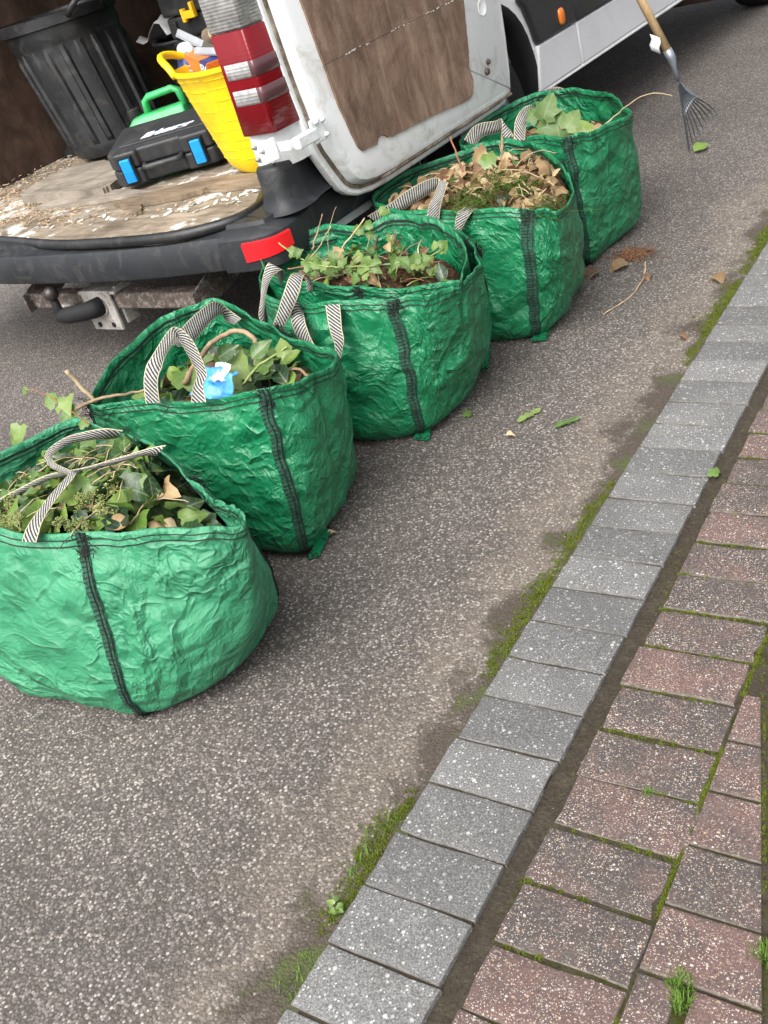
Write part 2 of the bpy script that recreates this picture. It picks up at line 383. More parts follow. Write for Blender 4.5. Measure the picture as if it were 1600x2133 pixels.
for k in range(-4, 44):
    o = link('block', gm[k%4], kerb); o.location = (.1+random.uniform(-.002,.002), (k+.5)*KP, .0040+random.uniform(-.0008,.0008))
    o.rotation_euler = (random.uniform(-.004,.004), random.uniform(-.003,.003), random.uniform(-.006,.006))
RP = .1095; RX0, RX1 = .234, .438
rm = [block_mesh('paver', M['red'], RX1-RX0-.001, RP-.0065, jit=.002, emat=M['rededge']) for _ in range(5)]
def lineX(y): return .472 + (y-.689)*(.615-.472)/(.118-.689)
RO = -.012
for k in range(-4, 30):
    y = RO+(k+.5)*RP
    if lineX(y) < RX1-.02: 
        pass
    o = link('paver', rm[k%5], bed); o.location = ((RX0+RX1)/2+random.uniform(-.003,.003), y+random.uniform(-.002,.002), random.uniform(-.004,.001))
    o.rotation_euler = (random.uniform(-.012,.012), random.uniform(-.012,.012), random.uniform(-.012,.012))
# second column, cut to the diagonal moss joint
def paver_poly(poly, z=0.):
    cx = sum(p[0] for p in poly)/len(poly); cy = sum(p[1] for p in poly)/len(poly)
    b = bmesh.new(); vs_ = [b.verts.new((p[0]-cx, p[1]-cy, 0)) for p in poly]; f = b.faces.new(vs_)
    if f.normal.z < 0: f.normal_flip()
    r = bmesh.ops.extrude_face_region(b, geom=[f]); 
    for v in [g for g in r['geom'] if isinstance(g,bmesh.types.BMVert)]: v.co.z -= .06
    bmesh.ops.recalc_face_normals(b, faces=b.faces)
    bmesh.ops.bevel(b, geom=[e for e in b.edges if e.verts[0].co.z>-.01 and e.verts[1].co.z>-.01], offset=.005, segments=2, affect='EDGES', profile=.6)
    me = bpy.data.meshes.new('paver'); b.to_mesh(me); b.free(); me.materials.append(M['red']); edge_slot(me, M['rededge'])
    o = link('paver', me, bed); o.location = (cx,cy,z+random.uniform(-.004,.001)); o.rotation_euler = (random.uniform(-.012,.012), random.uniform(-.012,.012),0)
for k in range(-4, 8):
    y0 = RO+(k+.30)*RP+.003; y1 = y0+RP-.006; x0 = RX1+.006
    xa, xb = lineX(y0)-.004, lineX(y1)-.004
    if xb-x0 < .008: continue
    if k in (0,):
        xm = x0+.058; paver_poly([(x0,y0),(xm,y0),(xm,y1),(x0,y1)]); paver_poly([(xm+.02,y0),(xa,y0),(xb,y1),(xm+.02,y1)])
    else: paver_poly([(x0,y0),(xa,y0),(xb,y1),(x0,y1)])
# field beyond the diagonal joint
dl = V((.615-.472, .118-.689,0)).normalized(); nl = V((-dl.y, dl.x,0))
P0 = V((.472+.003,.689,0))
for i in range(-8, 9):
    for j in range(4):
        off = (.5 if j%2 else 0.)*.2
        q = P0 + dl*(i*.206+off) + nl*(.056+j*.106)
        if q.x < RX1+.085 and q.y>.6: continue
        o = link('paver', rm[(i+j)%5], bed); o.location = (q.x,q.y,random.uniform(-.004,.001)); o.rotation_euler = (random.uniform(-.01,.01),random.uniform(-.01,.01),math.atan2(dl.y,dl.x)+random.uniform(-.01,.01))
# moss and grass -----------------------------------------
def clump(mb, c, r, n, h, wid=.0012, lean=.6):
    for _ in range(n):
        a_ = random.uniform(0,2*pi); q = r*math.sqrt(random.random()); x,y = c[0]+q*cos(a_), c[1]+q*sin(a_)
        b_ = random.uniform(0,2*pi); d_ = V((cos(b_),sin(b_),0)); s = V((-d_.y,d_.x,0))*wid*random.uniform(.7,1.5)
        hh = h*random.uniform(.4,1.1)*(1-.5*q/r); base = V((x,y,c[2])); L_ = random.uniform(.1,lean)*hh
        m_ = base+d_*L_*.35+V((0,0,hh*.6)); t = base+d_*L_+V((0,0,hh))
        mb.add([base-s,base+s,m_+s*.8,m_-s*.8,t],[(0,1,2,3),(3,2,4)])
mo = MB(); gr = MB()
def cushion(mb, c, r, h, n):
    for _ in range(n):
        a_ = random.uniform(0,2*pi); q = r*math.sqrt(random.random()); k = 1-(q/r)**2
        k *= .7+.6*noise.noise(V((c[0]*50+q*cos(a_)*90, c[1]*50+q*sin(a_)*90, 1)))
        x,y = c[0]+q*cos(a_)*1.0, c[1]+q*sin(a_)*1.3; z = c[2]+h*max(0,k); b_ = random.uniform(0,2*pi); L_ = random.uniform(.002,.004)
        d_ = V((cos(b_),sin(b_),0)); s_ = V((-d_.y,d_.x,0))*.0011; b0 = V((x,y,z-.001)); t = b0+d_*L_*.7+V((0,0,L_))
        mb.add([b0-s_,b0+s_,t],[(0,1,2)])
def nz(x,y,s=5.): return noise.noise(V((x*s,y*s,3.3)))
y = -.35
while y < 3.4:
    dens = nz(0,y,2.4)+.30*nz(1,y,11)
    if dens > -.03:
        k = int(4+dens*26)
        for _ in range(max(2,k)):
            x = -.004-abs(random.gauss(0,.012+.03*max(0,dens))); cushion(mo, (x,y+random.uniform(-.012,.012),-.001), random.uniform(.005,.012), random.uniform(.002,.007), 34)
        if dens>.3:
            for _ in range(1): clump(gr, (-.012-abs(random.gauss(0,.02)),y+random.uniform(-.01,.01),0), .012, 7, .024, .0009, 1.3)
    y += .016
for _ in range(1700):      # joints of the red paving
    k = random.randint(-3,24); 
    if random.random()<.6: x,y = random.uniform(RX0,RX1), RO+k*RP
    else: x,y = RX1+.003+random.uniform(-.002,.002), random.uniform(-.35,1.2)
    if nz(x,y,8)>-.22: cushion(mo,(x,y+random.uniform(-.003,.003),-.009), .0065, .007, 30)
for _ in range(500):
    t = random.uniform(-.5,.9); q = P0+dl*t-nl*.004
    if nz(q.x,q.y,6)>-.15: cushion(mo,(q.x+random.uniform(-.003,.003),q.y,-.011), .006, .007, 34)
for _ in range(420):
    y = random.uniform(-.3,2.6); x = random.uniform(.203,.232)
    if nz(x,y,7)>.18: cushion(mo,(x,y,-.010), .008, .004, 34)
for k in range(-3,26):
    if random.random()<.7:
        for _ in range(5):
            clump(mo,(random.uniform(.02,.19),k*KP,-.008), .004, 6, .010, .001,.5)
for (px,py,r,n,h) in ((1420,2050,.018,160,.03),(1418,2090,.014,120,.03),(1350,1650,.011,70,.016),(640,2010,.03,110,.02),(610,2060,.03,120,.028),(760,1790,.03,70,.018),(1592,1985,.02,140,.03),(1485,985,.012,30,.02)):
    q = G(px,py,0); clump(gr,(q.x,q.y,-.008), r, n, h, .001, .9)
kind(mo.build('moss', M['moss'], fix=False),'stuff'); kind(gr.build('grass', M['grass'], fix=False),'stuff')
# loose grit
gt = MB()
def pebble(mb, c, r):
    q = [V((random.uniform(.6,1.2),random.uniform(.6,1.1),random.uniform(.4,.8)))*r for _ in range(6)]; a_ = random.uniform(0,6.3); Mz = Matrix.Rotation(a_,3,'Z')
    p = [V((q[0].x,0,0)),V((-q[1].x,0,0)),V((0,q[2].y,0)),V((0,-q[3].y,0)),V((0,0,q[4].z)),V((0,0,-r*.3))]
    mb.add([Mz@v+V(c) for v in p],[(0,2,4),(2,1,4),(1,3,4),(3,0,4),(2,0,5),(1,2,5),(3,1,5),(0,3,5)])
for _ in range(1100):
    if random.random()<.82: x,y,z = random.uniform(.203,.233), random.uniform(-.3,2.4), -.008
    else: x,y,z = -abs(random.gauss(0,.25))-.01, random.uniform(-.4,2.6), .0005
    pebble(gt,(x,y,z), random.uniform(.001,.0032))
M['grit'] = worn('grit', (.07,.058,.046), (.42,.38,.33), 90, .8)
kind(gt.build('grit', M['grit']),'stuff')
# ------------------------------------------------------------------ leaves
def leaf_mesh(name, mat, kind_='ivy', fold=.25, curl=.25, twist=0.):
    if kind_=='ivy':   a_ = [(.20,-.13),(.46,-.04),(.41,.17),(.50,.36),(.35,.50),(.19,.75)]
    elif kind_=='oval': a_ = [(.10,.03),(.24,.14),(.33,.30),(.34,.45),(.27,.62),(.14,.83)]
    elif kind_=='maple': a_ = [(.18,-.10),(.48,.02),(.37,.20),(.57,.50),(.33,.52),(.22,.80)]
    elif kind_=='oak': a_ = [(.10,.08),(.16,.22),(.08,.33),(.19,.52),(.10,.62),(.15,.82)]
    mids = [(0,0),(0,.33),(0,.65),(0,1)]
    def P(x,y):
        z = fold*abs(x)*(1-.3*y) - curl*(y-.3)**2 + .06*sin(7*y+3*x)*abs(x)*2
        if kind_=='oval' and curl>.6: z += .5*abs(x)**1.5
        return V((x + twist*z, y, z))
    mb = MB()
    for s in (1,-1):
        v = [P(*m) for m in mids]+[P(s*x*(1 if s>0 else .92),y) for x,y in a_]
        fs = [(0,4,5,6),(0,6,1),(1,6,7,8),(1,8,2),(2,8,9),(2,9,3)]
        if s<0: fs = [tuple(reversed(f)) for f in fs]
        mb.add(v, fs)
    b = bmesh.new(); me = mb.mesh(name, mat, True); b.from_mesh(me); bmesh.ops.remove_doubles(b, verts=b.verts, dist=1e-4); bmesh.ops.subdivide_edges(b, edges=b.edges, cuts=1, use_grid_fill=True, smooth=.25)
    for v in b.verts: v.co.z += .07*noise.noise(V((v.co.x*4,v.co.y*4,fold*9+curl*5))); v.co.x += .02*noise.noise(V((v.co.x*9,v.co.y*9,5))); v.co.y += .02*noise.noise(V((v.co.x*9,v.co.y*9,8)))
    b.to_mesh(me); b.free()
    return me
LV = {'ivy':[leaf_mesh('leaf',M['ivy'],'ivy',f,c,t) for f,c,t in ((.2,.25,0),(.35,.5,.1),(-.15,.3,0),(.5,.2,-.1),(.1,.7,.2))] + [leaf_mesh('leaf',M['ivy'],'oval',f,c) for f,c in ((.3,.3),(.15,.5))],
 'light':[leaf_mesh('leaf',M['ivylight'],'ivy',f,c) for f,c in ((.2,.3),(.4,.4),(-.1,.5))],
 'dry':[leaf_mesh('leaf',M['dry'],'oval',f,c,t) for f,c,t in ((.7,.9,.2),(.4,.7,-.2),(-.5,.8,.3))]+[leaf_mesh('leaf',M['dry'],'maple',.4,.7,.2),leaf_mesh('leaf',M['dry'],'ivy',-.4,.8,.2)],
 'dark':[leaf_mesh('leaf',M['darkdry'],'oval',.6,.8,.2),leaf_mesh('leaf',M['darkdry'],'ivy',.5,.9,.2)],
 'maple':[leaf_mesh('leaf',M['maple'],'maple',.2,.3),leaf_mesh('leaf',M['maple'],'maple',.1,.45)],
 'oak':[leaf_mesh('leaf',M['ivylight'],'oak',.1,.15)]}
def leaf(kind_, p, size, parent, nrm=None, tilt=.7, spin=None, i=None):
    me = LV[kind_][i if i is not None else random.randrange(len(LV[kind_]))]
    o = link('leaf', me, parent)
    n = V(nrm) if nrm else V((random.gauss(0,tilt),random.gauss(0,tilt)-.15,1))
    q = n.normalized().to_track_quat('Z','Y').to_matrix() @ Matrix.Rotation(spin if spin is not None else random.uniform(0,2*pi),3,'Z')
    W_ = Matrix.Translation(V(p)) @ q.to_4x4() @ Matrix.Diagonal((size,size,size,1)) @ Matrix.Translation((0,-.4,0))
    if parent: o.matrix_parent_inverse = Matrix.Identity(4); o.matrix_world = W_; o.matrix_local = parent.matrix_world.inverted() @ W_
    else: o.matrix_world = W_
    return o
# ------------------------------------------------------------------ bags
def crumple(p, s):
    q = p*1.0
    w_ = noise.noise_vector(q*5+V((s,0,0)))*.05
    q = q+w_
    a1 = abs(noise.noise(q*6.0+V((0,s,0)))); a2 = abs(noise.noise(V((q.x*12,q.y*12,q.z*15))+V((s,s,0)))); a3 = abs(noise.noise(q*26+V((s,9,0))))
    return (.5-a1)*.018+(.4-a2)*.008+(.3-a3)*.002
class Bag:
    NU, NV = 168, 60
    def __init__(s, rim, base, bulge=.05, amp=1., seed=0., inset=.028, tuck=.55):
        s.rim=[V(p) for p in rim]; s.base=[V((p[0],p[1],0)) for p in base]; s.n=len(rim)
        s.bulge=bulge; s.amp=amp; s.seed=seed; s.inset=inset
        s.c=sum(s.base,V())/s.n; s.cr=sum(s.rim,V())/s.n; s.tuck=tuck
    def per(s, L, t):
        t%=1; x=t*s.n; k=int(x)%s.n; f=x-int(x); g=lambda j:L[j%s.n]
        return cat1(g(k-1),g(k),g(k+1),g(k+2),f)
    def raw(s, t, v):
        b=s.per(s.base,t); r=s.per(s.rim,t)+noise.noise_vector(V((cos(2*pi*t)*3.2,sin(2*pi*t)*3.2,s.seed)))*.011+noise.noise_vector(V((cos(2*pi*t)*9,sin(2*pi*t)*9,s.seed)))*.004; p=b.lerp(r,v); p.z=r.z*v+.003
        c=s.c.lerp(s.cr,v); d=V((p.x-c.x,p.y-c.y,0)); L=d.length or 1; d/=L
        bl=s.bulge*(sin(pi*min(1,v**.85))**1.1 if 0<v<1 else 0)
        if v<.16: bl-=s.inset*((.16-v)/.16)**2
        return p+d*bl
    def S(s, t, v, off=0., crum=True):
        e=.004; p=s.raw(t,v); pu=s.raw(t+e,v)-s.raw(t-e,v); pv_=s.raw(t,min(1,v+.02))-s.raw(t,max(0,v-.02))
        n=pu.cross(pv_); n=n.normalized() if n.length>1e-9 else V((0,0,1))
        c=s.c.lerp(s.cr,v)
        if n.dot(V((p.x-c.x,p.y-c.y,.0)))<0: n=-n
        a_=s.amp*(1 if v<.9 else 1-.55*(v-.9)/.1)*(min(1,v/.08))
        h=crumple(p,s.seed)*a_ if crum else 0
        return p+n*(h+off), n
    def build(s, name, label, mat, corners, group, foldin=.17, seams=None, labelcat='bag'):
        e=empty(name,label,labelcat,(s.c.x,s.c.y,0),group); s.e=e; inv=Matrix.Translation(-V((s.c.x,s.c.y,0)))
        s.inv=inv
        mb=MB(); mb.uv=[]; per=sum(((s.rim[i]-s.rim[(i+1)%s.n]).length for i in range(s.n)))
        H=s.cr.z; rows=[]
        cr=[V((s.c.x,s.c.y,.004))]*(s.NU+1); rows.append([inv@p for p in cr]); vv=[-.1]
        for j in range(s.NV+1):
            v=j/s.NV; rows.append([inv@s.S(i/s.NU,v)[0] for i in range(s.NU+1)]); vv.append(v)
        for j in range(0,15):
            v=1-j/14*foldin/H; rows.append([inv@(s.S(i/s.NU,v,-.0035-.0045*min(1,j/3))[0]) for i in range(s.NU+1)]); vv.append(1.02+j*.03)
        for r_,v in zip(rows,vv):
            for i in range(s.NU+1): mb.uv.append((i/s.NU*per, v*H))
        mb.grid(rows)
        cl=mb.build('cloth',mat,e,True,False)
        # hem stitching: two lines outside, one inside
        st=MB()
        for dz,w_,off in ((.012,.0022,.0018),(.024,.0026,.0018),(.014,.006,-.0105),(.026,.003,-.0105)):
            v0=1-dz/H; v1=1-(dz+w_)/H
            st.grid([[inv@s.S(i/s.NU,v0,off)[0] for i in range(s.NU+1)],[inv@s.S(i/s.NU,v1,off)[0] for i in range(s.NU+1)]])
        st.build('hem_stitching',M['stitch'],e,True,False)
        for ci in corners: s.seam(ci)
        return e
    def seam(s, ci, w=.013):
        t0=ci/s.n; inv=s.inv; mb=MB(); rows=[]; N=60
        dt=w/ (s.n*((s.rim[(ci+1)%s.n]-s.rim[ci]).length))
        for j in range(N+1):
            v=.02+.98*j/N; wob=.5*dt*noise.noise(V((j*.12,s.seed,ci)))
            ww=dt*(1+.25*noise.noise(V((j*.9,ci,s.seed))))
            rows.append([inv@s.S(t0+wob-ww,v,.0010)[0],inv@s.S(t0+wob-ww*.4,v,.0024)[0],inv@s.S(t0+wob+ww*.45,v,.0042)[0],inv@s.S(t0+wob+ww*.6,v,.0012)[0]])
        mb.grid(rows); o=mb.build('corner_seam',M['seam'],s.e,True,False)
        st=MB()
        for f in (-.15,.42):
            st.tube([inv@s.S(t0+.5*dt*noise.noise(V((j*.12,s.seed,ci)))+f*dt,(.02+.98*j/N),.0045)[0] for j in range(N+1)],.0011,4,False)
        nr=44
        for j in range(nr):
            v=.03+.95*j/nr; wb=.5*dt*noise.noise(V((v*N*.12,s.seed,ci))); k=random.uniform(-.01,.014)
            st.tube([inv@s.S(t0+wb-dt*.95,v,.002)[0],inv@s.S(t0+wb+dt*.2,v+.006+k*.4,.0042)[0]],(.0008+random.random()*.0008),3,False)
        for _ in range(60):   # frayed top and foot
            top=random.random()<.65; v=random.uniform(.9,1.0) if top else random.uniform(0,.03)
            p=s.S(t0+random.uniform(-1,1)*dt,v,.006)[0]; q=p+V((random.gauss(0,.012),random.gauss(0,.012),random.gauss(0.002,.010) if top else abs(random.gauss(0,.006))))
            q.z=max(q.z,.003); st.tube([inv@p,inv@((p+q)/2+V((random.gauss(0,.004),random.gauss(0,.004),.003))),inv@q],.0009,3,False)
        st.build('seam_thread',M['stitch'],o,True,False)
    def handle(s, rows, thin=1.):
        # rows: two edge pixels and the depth y of that cross-section
        A=[];B=[]
        for x1,y1,x2,y2,yy in rows:
            P=V((0,yy,0)); n=V((0,1,0)); A.append(onp(x1,y1,P,n)); B.append(onp(x2,y2,P,n))
        n_=10*(len(rows)-1); sa=spline(A,n_); sb=spline(B,n_); mb=MB(); mb.uv=[]; L=0; prev=None; R_=[]
        for i,(p,q) in enumerate(zip(sa,sb)):
            m=(p+q)/2; d=(q-p); fq=i/n_; ts=1-(1-thin)*min(1,min(fq,1-fq)*6); d=d.normalized()*max(.011,min(.046,d.length))*ts; p=m-d/2; q=m+d/2
            if prev is not None: L+=(m-prev).length
            prev=m; R_.append((p,q,L))
        fr=[];bk=[]
        for i,(p,q,L) in enumerate(R_):
            t=(R_[min(i+1,n_)][0]+R_[min(i+1,n_)][1]-R_[max(i-1,0)][0]-R_[max(i-1,0)][1]); n=(q-p).cross(t)
            n=n.normalized()*.0008 if n.length>1e-9 else V((0,0,.001))
            m=(p+q)/2
            fr.append([s.inv@(p+n),s.inv@(m+n*1.2),s.inv@(q+n)]); bk.append([s.inv@(q-n),s.inv@(m-n*1.2),s.inv@(p-n)])
        rows_=[f+b+[f[0]] for f,b in zip(fr,bk)]
        for (p,q,L) in R_: mb.uv += [(0,L),(.5,L),(1,L),(1,L),(.5,L),(0,L),(0,L)]
        mb.grid(rows_); return mb.build('handle',M['web'],s.e,True,False)
    def inside(s, x, y, sh=.9):
        n=s.n*4; poly=[s.per(s.rim,i/n) for i in range(n)]; c=s.cr
        poly=[(c.x+(p.x-c.x)*sh,c.y+(p.y-c.y)*sh) for p in poly]; r=False; j=n-1
        for i in range(n):
            a_,b_=poly[i],poly[j]
            if (a_[1]>y)!=(b_[1]>y) and x<(b_[0]-a_[0])*(y-a_[1])/(b_[1]-a_[1])+a_[0]: r=not r
            j=i
        return r
    def pts(s, n, sh=.88):
        xs=[p.x for p in s.rim]; ys=[p.y for p in s.rim]; out=[]
        while len(out)<n:
            x,y=random.uniform(min(xs),max(xs)),random.uniform(min(ys),max(ys))
            if s.inside(x,y,sh): out.append((x,y))
        return out
    def mound(s, name, mat, zf, label, cat, sh=.93):
        e=empty(name,label,cat,(s.c.x,s.c.y,.05)); inv=Matrix.Translation(-V((s.c.x,s.c.y,.05)))
        mb=MB(); rows=[]
        for j in range(15):
            k=j/14; row=[]
            for i in range(49):
                t=(i%48)/48
                q=s.per(s.rim,t); z0=zf(q.x,q.y); v=max(.1,min(.98,(z0-.02)/q.z)); p=s.S(t,v,-.016)[0]
                x,y=s.cr.x+(p.x-s.cr.x)*k, s.cr.y+(p.y-s.cr.y)*k
                row.append(inv@V((x,y,zf(x,y)+.018*noise.noise(V((x*22,y*22,s.seed)))+.01*noise.noise(V((x*60,y*60,s.seed)))-(.02 if j==14 else 0))))
            rows.append(row)
        mb.grid(rows); kind(mb.build('fill',mat,e,True,True),'stuff'); return e
GRP='green woven garden waste bags standing in a row'
def twig(parent, pts, r0, r1, mat='twig', n=24, seg=5, name='twig'):
    p=spline(pts,n); p=[q+V((random.gauss(0,.0012),random.gauss(0,.0012),random.gauss(0,.0012))) for q in p]
    mb=MB(); inv=parent.matrix_world.inverted() if parent else Matrix.Identity(4)
    mb.tube([inv@q for q in p],[r0+(r1-r0)*i/n for i in range(n+1)],seg); return mb.build(name,M[mat],parent,True)
def Y(px,py,y): return onp(px,py,V((0,y,0)),V((0,1,0)))
bpy.context.view_layer.update()
# bag 1 ---------------------------------------------------
g=G
b1=Bag([g(178,1115,.43),g(330,1108,.42),g(507,1092,.385),g(450,1040,.42),g(395,1000,.44),g(300,920,.455),g(200,890,.46),(-1.06,.69,.45),(-1.15,.52,.44),(-1.14,.33,.43),g(0,1105,.44)],
 [g(300,1503),g(390,1476),g(480,1412),g(540,1340),g(572,1280),(-.76,.75,0),(-.9,.77,0),(-1.05,.75,0),(-1.06,.52,0),g(62,1440),g(175,1484)],.040,1.0,1.3)
b1.build('garden_waste_bag','nearest faded mint green bag, brimming with ivy leaves, rope-twisted handles',M['bagA'],[0,4,9],GRP)
b1.handle([(262,892,232,918,.64),(200,891,206,919,.61),(135,906,148,930,.57),(92,940,114,950,.53),(98,972,118,962,.50),(140,992,146,976,.47),(162,990,142,984,.45),(120,1045,96,1035,.385),(90,1095,60,1085,.325),(80,1130,42,1128,.300)],.62)
b1.handle([(347,926,325,950,.555),(300,934,297,953,.55),(230,955,229,973,.53),(170,972,171,989,.50),(100,985,104,1003,.47),(40,1013,46,1034,.43),(-10,1040,-4,1064,.39),(-60,1082,-46,1106,.345)],.62)
# bag 2 ---------------------------------------------------
b2=Bag([g(548,812,.45),g(640,785,.435),g(700,744,.41),g(648,716,.41),g(575,690,.415),g(510,655,.44),g(440,622,.46),g(330,670,.46),g(250,740,.45),g(190,836,.43),g(300,835,.43),g(430,836,.43)],
 [g(640,1163),g(685,1112),g(722,1050),(-.66,1.13,0),(-.72,1.22,0),(-.82,1.30,0),(-1.0,1.29,0),(-1.09,1.2,0),(-1.10,1.0,0),(-1.05,.84,0),(-.92,.815,0),(-.76,.825,0)],.022,1.,5.7)
b2.build('garden_waste_bag','second nearest green bag, half empty, blue wrapper and bent stem inside',M['bag2'],[0,4,9],GRP)
b2.handle([(296,840,341,838,.800),(294,787,336,787,.822),(322,733,343,747,.86),(350,690,368,706,.88),(364,681,372,701,.89),(384,690,374,708,.88),(407,718,383,724,.87),(431,776,409,776,.85),(424,802,402,808,.828),(430,838,398,839,.802)])
b2.handle([(345,712,374,722,1.0),(372,688,402,714,1.08),(412,650,436,674,1.18),(447,628,461,655,1.25),(481,648,470,668,1.28),(503,664,490,676,1.26)])
# bag 3, doubled -------------------------------------------
b3=Bag([g(822,622,.41),g(905,612,.41),g(976,578,.41),g(994,548,.41),g(984,512,.415),g(948,482,.42),g(860,472,.42),g(710,488,.42),g(610,512,.42),g(545,556,.41),g(570,622,.405),g(700,633,.41)],
 [g(880,912),g(932,880),g(975,838),g(1003,785),(-.63,1.84,0),(-.75,1.9,0),(-.92,1.9,0),(-1.06,1.85,0),(-1.10,1.66,0),(-1.08,1.46,0),(-.95,1.37,0),g(765,930)],.016,1.1,11.2)
b3.build('garden_waste_bag','third green bag from the camera, outer of two nested bags, by the van bumper',M['bag3'],[0,4],GRP)
b3.handle([(614,615,630,642,1.39),(606,668,636,668,1.33),(628,715,648,705,1.30),(668,768,676,748,1.28),(692,768,704,757,1.28),(698,722,716,712,1.295),(688,690,712,682,1.315),(677,636,709,633,1.355)])
b3i=Bag([g(745,600,.425),g(850,600,.42),g(935,590,.42),g(966,562,.43),g(960,508,.445),g(932,470,.46),g(880,457,.47),g(828,446,.475),g(760,470,.455),g(680,472,.45),g(600,500,.44),g(545,545,.43),g(585,583,.42),g(655,590,.42)],
 [(-.70,1.48,0),(-.62,1.48,0),(-.60,1.5,0),(-.60,1.6,0),(-.6,1.75,0),(-.66,1.8,0),(-.72,1.8,0),(-.8,1.8,0),(-.9,1.8,0),(-1.0,1.8,0),(-1.03,1.74,0),(-1.03,1.6,0),(-.95,1.5,0),(-.83,1.48,0)],.0,.9,17.)
b3i.build('garden_waste_bag','inner green bag nested inside another bag, holding soil and trailing ivy',M['bag4'],[0,4],GRP)
b3i.handle([(584,592,592,581,1.50),(562,548,588,562,1.46),(548,576,564,582,1.43),(543,622,552,628,1.36),(540,662,553,682,1.33),(562,682,576,690,1.32),(572,668,596,672,1.325),(592,608,622,614,1.35),(606,574,634,573,1.41),(634,572,648,586,1.47),(640,607,653,604,1.49)])
# bag 4 ---------------------------------------------------
b4=Bag([g(1100,435,.41),g(1155,442,.40),g(1190,415,.395),g(1193,385,.405),g(1168,342,.425),g(1120,305,.44),g(1050,290,.44),(-.95,2.55,.43),(-1.09,2.42,.42),g(780,405,.42),(-.96,2.06,.41),g(950,438,.41)],
 [g(1120,708),g(1160,682),g(1192,640),g(1213,592),(-.60,2.44,0),(-.68,2.47,0),(-.85,2.47,0),(-.98,2.45,0),(-1.04,2.32,0),(-1.02,2.12,0),(-.9,2.0,0),g(1005,720)],.012,1.1,23.)
b4.build('garden_waste_bag','fourth green bag from the camera, heaped with dry brown leaves, under the van door',M['bag5'],[0,4,9],GRP)
b4.handle([(968,432,995,434,2.02),(953,444,980,446,1.985),(948,468,962,478,1.965),(950,492,958,498,1.96)])
b4.handle([(766,450,786,464,2.08),(808,424,838,440,2.08),(846,398,868,420,2.08),(886,376,902,398,2.07),(914,372,928,382,2.05),(906,400,934,384,2.03),(890,432,922,425,2.01),(888,464,916,458,2.0)])
# bag 5 ---------------------------------------------------
b5=Bag([g(1188,284,.45),g(1250,266,.44),g(1311,240,.43),g(1296,220,.435),g(1268,197,.45),g(1205,186,.455),g(1140,190,.455),g(1070,212,.445),(-1.03,2.86,.44),(-1.01,2.62,.43),(-.86,2.60,.43),g(1115,284,.44)],
 [g(1228,557),g(1272,524),g(1322,482),(-.53,2.97,0),(-.62,3.06,0),(-.75,3.08,0),(-.9,3.05,0),(-.97,2.98,0),(-.99,2.8,0),(-.96,2.64,0),(-.85,2.56,0),(-.7,2.53,0)],.006,1.,31.)
b5.build('garden_waste_bag','farthest green bag, standing tall with a pale lobed leaf over its rim',M['bag2'],[0,4],GRP)
b5.handle([(965,290,992,306,2.60),(990,260,1006,286,2.62),(1030,252,1040,276,2.63),(1045,249,1058,266,2.61),(1044,288,1070,284,2.585)])
b5.handle([(1070,294,1094,292,2.57),(1074,250,1096,262,2.60),(1090,226,1106,242,2.66),(1112,221,1118,240,2.72),(1120,258,1116,278,2.80)])
b5.handle([(1139,185,1139,205,3.14),(1160,181,1162,200,3.15),(1180,186,1180,204,3.15)])
# small sewn flaps at the feet
def flap(bag, pix, up=.02):
    mb=MB(); q=[bag.inv@(G(x,y,.006)+V((0,0,z))) for x,y,z in pix]; n=len(q)
    mb.add(q+[p+V((0,0,.003)) for p in q],[tuple(range(n))[::-1],tuple(range(n,2*n))]+[(k,(k+1)%n,n+(k+1)%n,n+k) for k in range(n)])
    o=mb.build('corner_flap',bag.e.children[0].data.materials[0],bag.e)
    st=MB()
    for k in range(n-1):
        for j in range(8):
            p=q[k].lerp(q[k+1],j/8)+V((0,0,.004)); st.tube([p,p+V((random.gauss(0,.007),random.gauss(0,.007),random.uniform(0,.006)))],.0011,3,False)
    st.build('flap_thread',M['stitch'],o)
flap(b2,[(640,1165,0),(665,1160,0),(692,1108,.004),(680,1105,.01)])
flap(b3,[(862,915,0),(895,918,0),(900,890,.006),(885,885,.02)])
flap(b3,[(1005,770,0),(1016,772,0),(1024,728,.006),(1010,725,.02)])
flap(b4,[(1105,712,0),(1140,708,0),(1150,685,.004),(1130,685,.02)])
#flap(b1,[(300,1508,0),(335,1502,0),(395,1478,.003),(360,1470,.02)])
bpy.context.view_layer.update()
# ------------------------------------------------------------------ bag contents
def fillz(b, lev, dome): 
    rx=max(p.x for p in b.rim)-min(p.x for p in b.rim)
    def f(x,y):
        d=math.hypot(x-b.cr.x,y-b.cr.y)/(rx*.5); return b.cr.z+lev+dome*(1-min(1,d)**2)
    return f
# bag 1 ivy heap
_z1=fillz(b1,-.085,.085); z1=lambda x,y:_z1(x,y)-.38*max(0,x+.62); e=b1.mound('ivy_heap',M['darkgreenmass'],z1,'heap of glossy ivy leaves and flower heads filling the nearest bag','clippings')
for i,(x,y) in enumerate(b1.pts(290,.86)):
    leaf('ivy',(x,y,z1(x,y)+random.uniform(-.012,.022)),random.uniform(.040,.078),e,tilt=.8)
for (x,y) in b1.pts(26,.8): leaf('light',(x,y,z1(x,y)+random.uniform(.008,.025)),random.uniform(.035,.055),e,tilt=.5)
for (x,y) in b1.pts(12,.8): leaf('dry',(x,y,z1(x,y)+random.uniform(.0,.02)),random.uniform(.03,.05),e,tilt=.8)
for (px,py,s_) in ((335,1000,.06),(240,1070,.05),(370,1060,.055),(330,1040,.04),(190,1050,.05),(310,1045,.05)):
    q=G(px,py,.45); leaf('dry',(q.x,q.y,z1(q.x,q.y)+.022),s_,e,tilt=.4)
